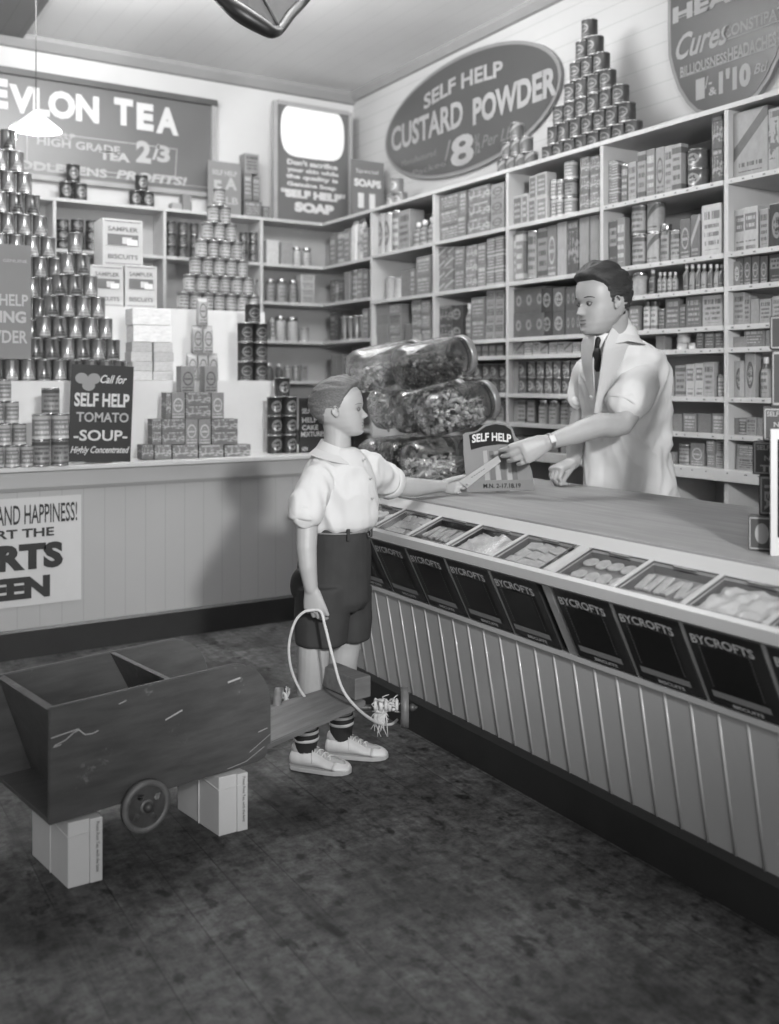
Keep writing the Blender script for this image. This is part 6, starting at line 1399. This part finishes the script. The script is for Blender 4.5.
# wrist watch
wd_ = (wN-cam(575, 434, 3.59)).normalized(); wc_ = cam(550, 441.3, 3.561); s_ = UP.cross(wd_).normalized(); u_ = wd_.cross(s_)
bm = BM(); lathe(bm, [(.0285, -.006), (.0305, -.007), (.0305, .007), (.0285, .006)], 28, frame(wc_, s_, u_, wd_)); wt_ = thing('wrist_watch', 'rectangular pale wrist watch on the shopman\'s reaching arm', 'watch', tuple(wc_)); obj('watch_strap', bm, mat('watch_strap_metal', 150, .35, metal=.6), wt_)
nn_ = (-Fv*.93+UP*.3); nn_ = (nn_-wd_*nn_.dot(wd_)).normalized(); q = wc_+nn_*.031; sd_ = wd_.cross(nn_)
bm = BM(); box(bm, -.011, .011, -.015, .015, -.003, .004, M=frame(q, wd_, sd_, nn_), bev=.002); obj('watch_case', bm, mat('watch_case_metal', 200, .3, metal=.3), wt_)
bm = BM(); box(bm, -.008, .008, -.011, .011, .0041, .0046, M=frame(q, wd_, sd_, nn_)); obj('watch_dial', bm, mat('watch_dial', 215, .3), wt_)
# ================================================================ light, camera
def area(name, loc, target, sx, sy, power):
    l = bpy.data.lights.new(name, 'AREA'); l.shape = 'RECTANGLE'; l.size = sx; l.size_y = sy; l.energy = power
    o = bpy.data.objects.new(name, l); C.objects.link(o); o.location = loc
    d = Vector(target)-Vector(loc); o.rotation_euler = d.to_track_quat('-Z', 'Y').to_euler(); return o
sp = bpy.data.lights.new('flash_lamp', 'SPOT'); sp.energy = 660; sp.spot_size = math.radians(54); sp.spot_blend = .7; sp.shadow_soft_size = .12
so = bpy.data.objects.new('flash_lamp', sp); C.objects.link(so); so.location = (.45, -1.35, 2.25); so.rotation_euler = (Vector((2.4, 4.4, 1.5))-so.location).to_track_quat('-Z', 'Y').to_euler()
area('front_fill_light', (-.3, -1.9, 2.2), (1.7, 4.0, 1.5), 3.0, 2.0, 85)  # broad fill added behind the camera; no window is built there
area('side_fill_light', (-1.5, 3.6, 2.4), (3.0, 5.5, 1.8), 2.2, 1.6, 10)  # weak fill added on the left, out of frame, no real opening
area('ceiling_fill_light', tuple(cam(150, -75, 4.5)), tuple(cam(230, -260, 5.6)), 2.0, .8, 150)  # unseen area light added only to brighten the ceiling
area('overhead_fill_light', (2.1, 3.7, 3.45), (2.3, 4.2, 0), 1.6, 1.6, 32)  # unseen area light added above mid-room for jars and shelves, no fittings
pl = bpy.data.lights.new('pendant_bulb', 'POINT'); pl.energy = 12; pl.shadow_soft_size = .03; po_ = bpy.data.objects.new('pendant_bulb', pl); C.objects.link(po_); po_.location = lc-UP*.03
w = bpy.data.worlds.new('room_air'); bpy.context.scene.world = w; w.use_nodes = True
w.node_tree.nodes['Background'].inputs[0].default_value = (1, 1, 1, 1); w.node_tree.nodes['Background'].inputs[1].default_value = .16
cd_ = bpy.data.cameras.new('camera'); co_ = bpy.data.objects.new('camera', cd_); C.objects.link(co_)
co_.location = (0, 0, H); co_.rotation_euler = (PI/2, 0, -YAW)
cd_.sensor_fit = 'VERTICAL'; cd_.sensor_height = 36; cd_.sensor_width = 36*779/1024; cd_.lens = FP*36/1024
cd_.shift_y = -(512-HY)/1024; cd_.shift_x = 0; cd_.clip_start = .05
cd_.dof.use_dof = True; cd_.dof.focus_distance = 3.2; cd_.dof.aperture_fstop = 2.1
sc = bpy.context.scene; sc.camera = co_
sc.view_settings.view_transform = 'Standard'; sc.view_settings.look = 'None'; sc.view_settings.exposure = 0.06; sc.view_settings.gamma = 1.0; sc.view_settings.use_curve_mapping = False
